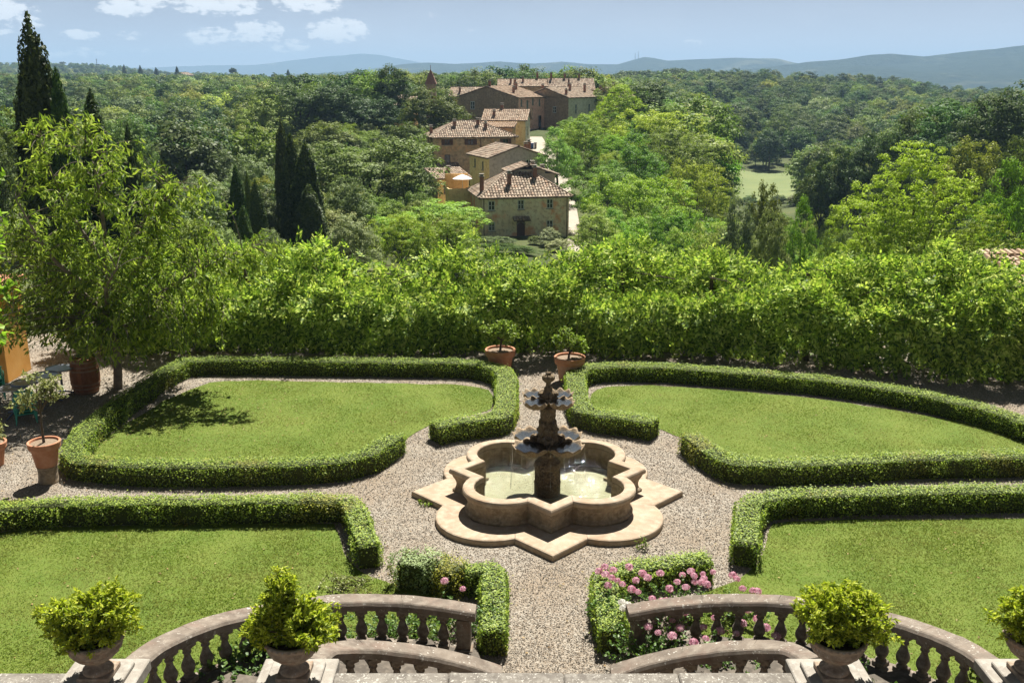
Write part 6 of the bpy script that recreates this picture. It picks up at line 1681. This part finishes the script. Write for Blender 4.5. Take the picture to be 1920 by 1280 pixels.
for i, (u_, y_, h_) in enumerate(((1350,284,3.2),(1378,279,2.6),(1404,282,3.6),(1432,278,2.8),(1460,281,3.4),(1486,279,3.0))):
    x_ = (u_-960)/1800*y_; root = thing('meadow_bush', 'round bush at the near edge of the pale meadow', 'bush', (x_, y_, float(T(x_, y_))-.3), 0, 'bushes along the near edge of the meadow')
    link('crown', CR['grey' if i % 2 else 'oak'][0], root, (0,0,-.4), i, (h_*1.6,h_*1.6,h_)); HERO_XY.append((x_, y_, 1.5))
HX = np.array(HERO_XY)

# ------------------------------------------------------------------ the woods
rng = np.random.default_rng(77)
def scatter(pxa, pxb, Ya, Yb, sp, kinds, wts, reg, hs=(8,18)):
    out = []; y = Ya
    while y < Yb:
        s = sp*(1+max(0, y-500)/1400)
        xa, xb = (pxa-960)/1800*y, (pxb-960)/1800*y
        xs = np.arange(xa, xb, s)+rng.normal(size=len(np.arange(xa, xb, s)))*s*.28
        for x in xs: out.append((x, y+rng.normal()*s*.28, rng.choice(len(kinds), p=wts)))
        y += s*.9
    return [(x, y, kinds[k], rng.uniform(*hs), reg) for x, y, k in out]
MIX = (['m_oak','m_oak_wide','m_dark','m_dark_tall','m_acacia','m_grey'])
FMIX = ['f_oak','f_dark','f_wide','f_tall']
FW = []
FW += scatter(1290,2080,384,900,11.5,MIX,[.16,.14,.42,.22,.01,.05],'hill')
FW += scatter(-140,500,150,620,11.5,MIX,[.2,.18,.36,.16,.03,.07],'left')
FW += scatter(430,770,245,620,11,MIX,[.3,.3,.2,.1,.05,.05],'ridge')
FW += scatter(1560,2080,185,384,11,MIX,[.22,.22,.34,.14,.05,.03],'right')
FW += scatter(1255,1570,190,318,7.6,MIX,[.2,.2,.1,.1,.35,.05],'slope')
FW += scatter(770,1300,310,700,10.5,MIX,[.2,.2,.35,.18,.02,.05],'back')
FAR = scatter(-160,1330,620,1000,12,FMIX,[.35,.25,.3,.1],'far')+scatter(-160,2080,1000,3300,15,FMIX+['f_pine'],[.32,.28,.2,.1,.1],'far',(9,15))
FAR += scatter(820,1330,900,1150,16,['f_pine'],[1.0],'far',(14,19))
def clear(t):
    x, y, k, h, r = t
    if r == 'slope' and (1335 < x/y*1800+960 < 1505 or (x/y*1800+960 > 1335 and y < 270)): return False
    if len(HX) and np.any(np.hypot(HX[:,0]-x, HX[:,1]-y) < HX[:,2]): return False
    u = x/y*1800+960
    if 1335 < u < 1505 and 200 < y < 384: return False          # the meadow
    if 715 < u < 1165 and 125 < y < 305: return False           # the village
    return True
FW = [t for t in FW if clear(t)]; FW.sort(key=lambda t: t[1])
LBL = {'hill': ('tree of the dense wood on the hill beyond the pale meadow', 'trees of the wood beyond the meadow'), 'left': ('tree of the wooded valley behind the cypresses on the left', 'trees of the left valley wood'),
       'ridge': ('tree of the wood on the ridge left of the village', 'trees of the ridge wood'), 'right': ('tree of the wooded slope behind the big acacia at the right', 'trees of the right slope wood'),
       'slope': ('tree at the lower edge of the slope between village and meadow', 'trees on the slope by the meadow'), 'back': ('tree of the plateau wood behind the village roofs', 'trees of the plateau wood')}
quota = {'hill': 95, 'left': 75, 'ridge': 35, 'right': 55, 'slope': 12, 'back': 20}
PROTO = {}; rest = []
def wood_tree(t, kind):
    x, y, k, h, r = t; z = float(T(x, y))
    root = thing('woodland_tree', LBL[r][0], 'tree', (x, y, z-.3), 0, LBL[r][1]); c, tr = CR[kind]; a = rng.random()*6.28; s = h*rng.uniform(.85,1.15)
    link('trunk', tr, root, None, a, (h*.9,h*.9,h)); o = link('crown', c, root, None, a, (s,s,h)); PROTO.setdefault(kind, o)
for t in FW:
    if quota[t[4]] > 0:
        quota[t[4]] -= 1; wood_tree(t, t[2] if not (quota[t[4]] == 3 and t[4] in ('hill','left','ridge','right','back')) else {'hill':'f_oak','left':'f_dark','ridge':'f_wide','right':'f_tall','back':'f_pine'}[t[4]])
    else: rest.append(t)
rest += [t for t in FAR if clear(t)]
KN = [k for k in PROTO]; ix = {k: i for i, k in enumerate(KN)}
def wood_mass(rest):
    n = len(rest); me = bpy.data.meshes.new('woods'); me.vertices.add(n)
    x = np.array([t[0] for t in rest]); y = np.array([t[1] for t in rest]); z = T(x, y)-.4
    me.vertices.foreach_set('co', np.stack([x,y,z], -1).astype(np.float32).ravel())
    def attr(nm, typ, data, key='value'):
        a = me.attributes.new(nm, typ, 'POINT'); a.data.foreach_set(key, data)
    attr('pick', 'INT', np.array([ix.get(t[2], 0) for t in rest], np.int32))
    h = np.array([t[3] for t in rest]); w = h*rng.uniform(.85, 1.15, n)
    attr('size', 'FLOAT_VECTOR', np.stack([w,w,h], -1).astype(np.float32).ravel(), 'vector')
    attr('turn', 'FLOAT_VECTOR', np.stack([0*h,0*h,rng.random(n)*6.28], -1).astype(np.float32).ravel(), 'vector')
    me.update(); o = link('woods', me); tag(o, 'far woods covering the hills as one green mass', 'woods', kind='stuff')
    ng = bpy.data.node_groups.new('woods', 'GeometryNodeTree')
    ng.interface.new_socket('Geometry', in_out='INPUT', socket_type='NodeSocketGeometry'); ng.interface.new_socket('Geometry', in_out='OUTPUT', socket_type='NodeSocketGeometry')
    N, L = ng.nodes, ng.links; gi, go = N.new('NodeGroupInput'), N.new('NodeGroupOutput')
    iop = N.new('GeometryNodeInstanceOnPoints'); jn = N.new('GeometryNodeJoinGeometry')
    for k in reversed(KN):
        oi = N.new('GeometryNodeObjectInfo'); oi.inputs['Object'].default_value = PROTO[k]; oi.inputs['As Instance'].default_value = True; oi.transform_space = 'ORIGINAL'
        L.new(oi.outputs['Geometry'], jn.inputs[0])
    L.new(gi.outputs[0], iop.inputs['Points']); L.new(jn.outputs[0], iop.inputs['Instance']); iop.inputs['Pick Instance'].default_value = True
    for nm, typ, sock in (('pick','INT','Instance Index'),('size','FLOAT_VECTOR','Scale'),('turn','FLOAT_VECTOR','Rotation')):
        a = N.new('GeometryNodeInputNamedAttribute'); a.data_type = typ; a.inputs['Name'].default_value = nm
        L.new(a.outputs['Attribute'], iop.inputs[sock])
    L.new(iop.outputs[0], go.inputs[0]); o.modifiers.new('woods', 'NODES').node_group = ng
wood_mass(rest)
print('woods: individuals', len(FW)-len([t for t in rest if t[4] != 'far']), 'mass', len(rest))
for l, px, py, Y, w in (('umbrella pine standing alone on the left skyline', 436, 128, 1250, 14),):
    p = at(px, py, Y); z0 = float(T(p[0], Y)); root = thing('umbrella_pine', l, 'pine tree', (p[0], Y, z0)); c, t = CR['pine']; h = p[2]-z0; s = w/FPX*Y/.8
    link('trunk', t, root, None, 0, (h,h,h)); link('crown', c, root, None, 0, (s,s,h))
FARCY = ['leftmost of three cypresses on the left skyline', 'middle of three cypresses on the left skyline', 'right one of three cypresses on the left skyline', 'cypress just left of the red roofed farmhouse', 'lone cypress on the skyline left of the village', 'dark cypress by the flank of the tallest one', 'cypress left of the tallest village tree', 'cypress between the tall tree and the pointed tower']
for i, (px, py, Y) in enumerate(((232,121,1150),(262,122,1180),(292,126,1150),(331,124,1080),(540,130,1150),(108,128,700),(690,133,560),(770,146,520))):
    p = at(px, py, Y); z0 = float(T(p[0], Y)); h = max(8, p[2]-z0); w = 12/FPX*Y
    root = thing('cypress_tree', FARCY[i], 'cypress', (p[0], Y, z0), 0, 'cypresses on the far skyline'); link('trunk', cyc, root, None, 0, (w,w,h)); link('crown', CYP[i % 3], root, None, i, (w,w,h/CYA))

# ------------------------------------------------------------------ air
def haze(density=1.4e-4):
    z0, z1 = -75, 340; mb = MB(); mb.add(*box_vf((0, 6900, (z0+z1)/2), (19000, 14000, z1-z0)))
    t = NT('hazy air'); v = t.n('ShaderNodeVolumePrincipled'); v.inputs['Color'].default_value = (.39,.6,.86,1); v.inputs['Density'].default_value = density; v.inputs['Anisotropy'].default_value = 0.0
    t.l(v.outputs[0], t.out.inputs['Volume'])
    o = mb.obj('haze', t.m); tag(o, kind='stuff'); t.m.cycles.homogeneous_volume = True if hasattr(t.m.cycles, 'homogeneous_volume') else None
    return o
HAZE_ON = True
if HAZE_ON: haze()
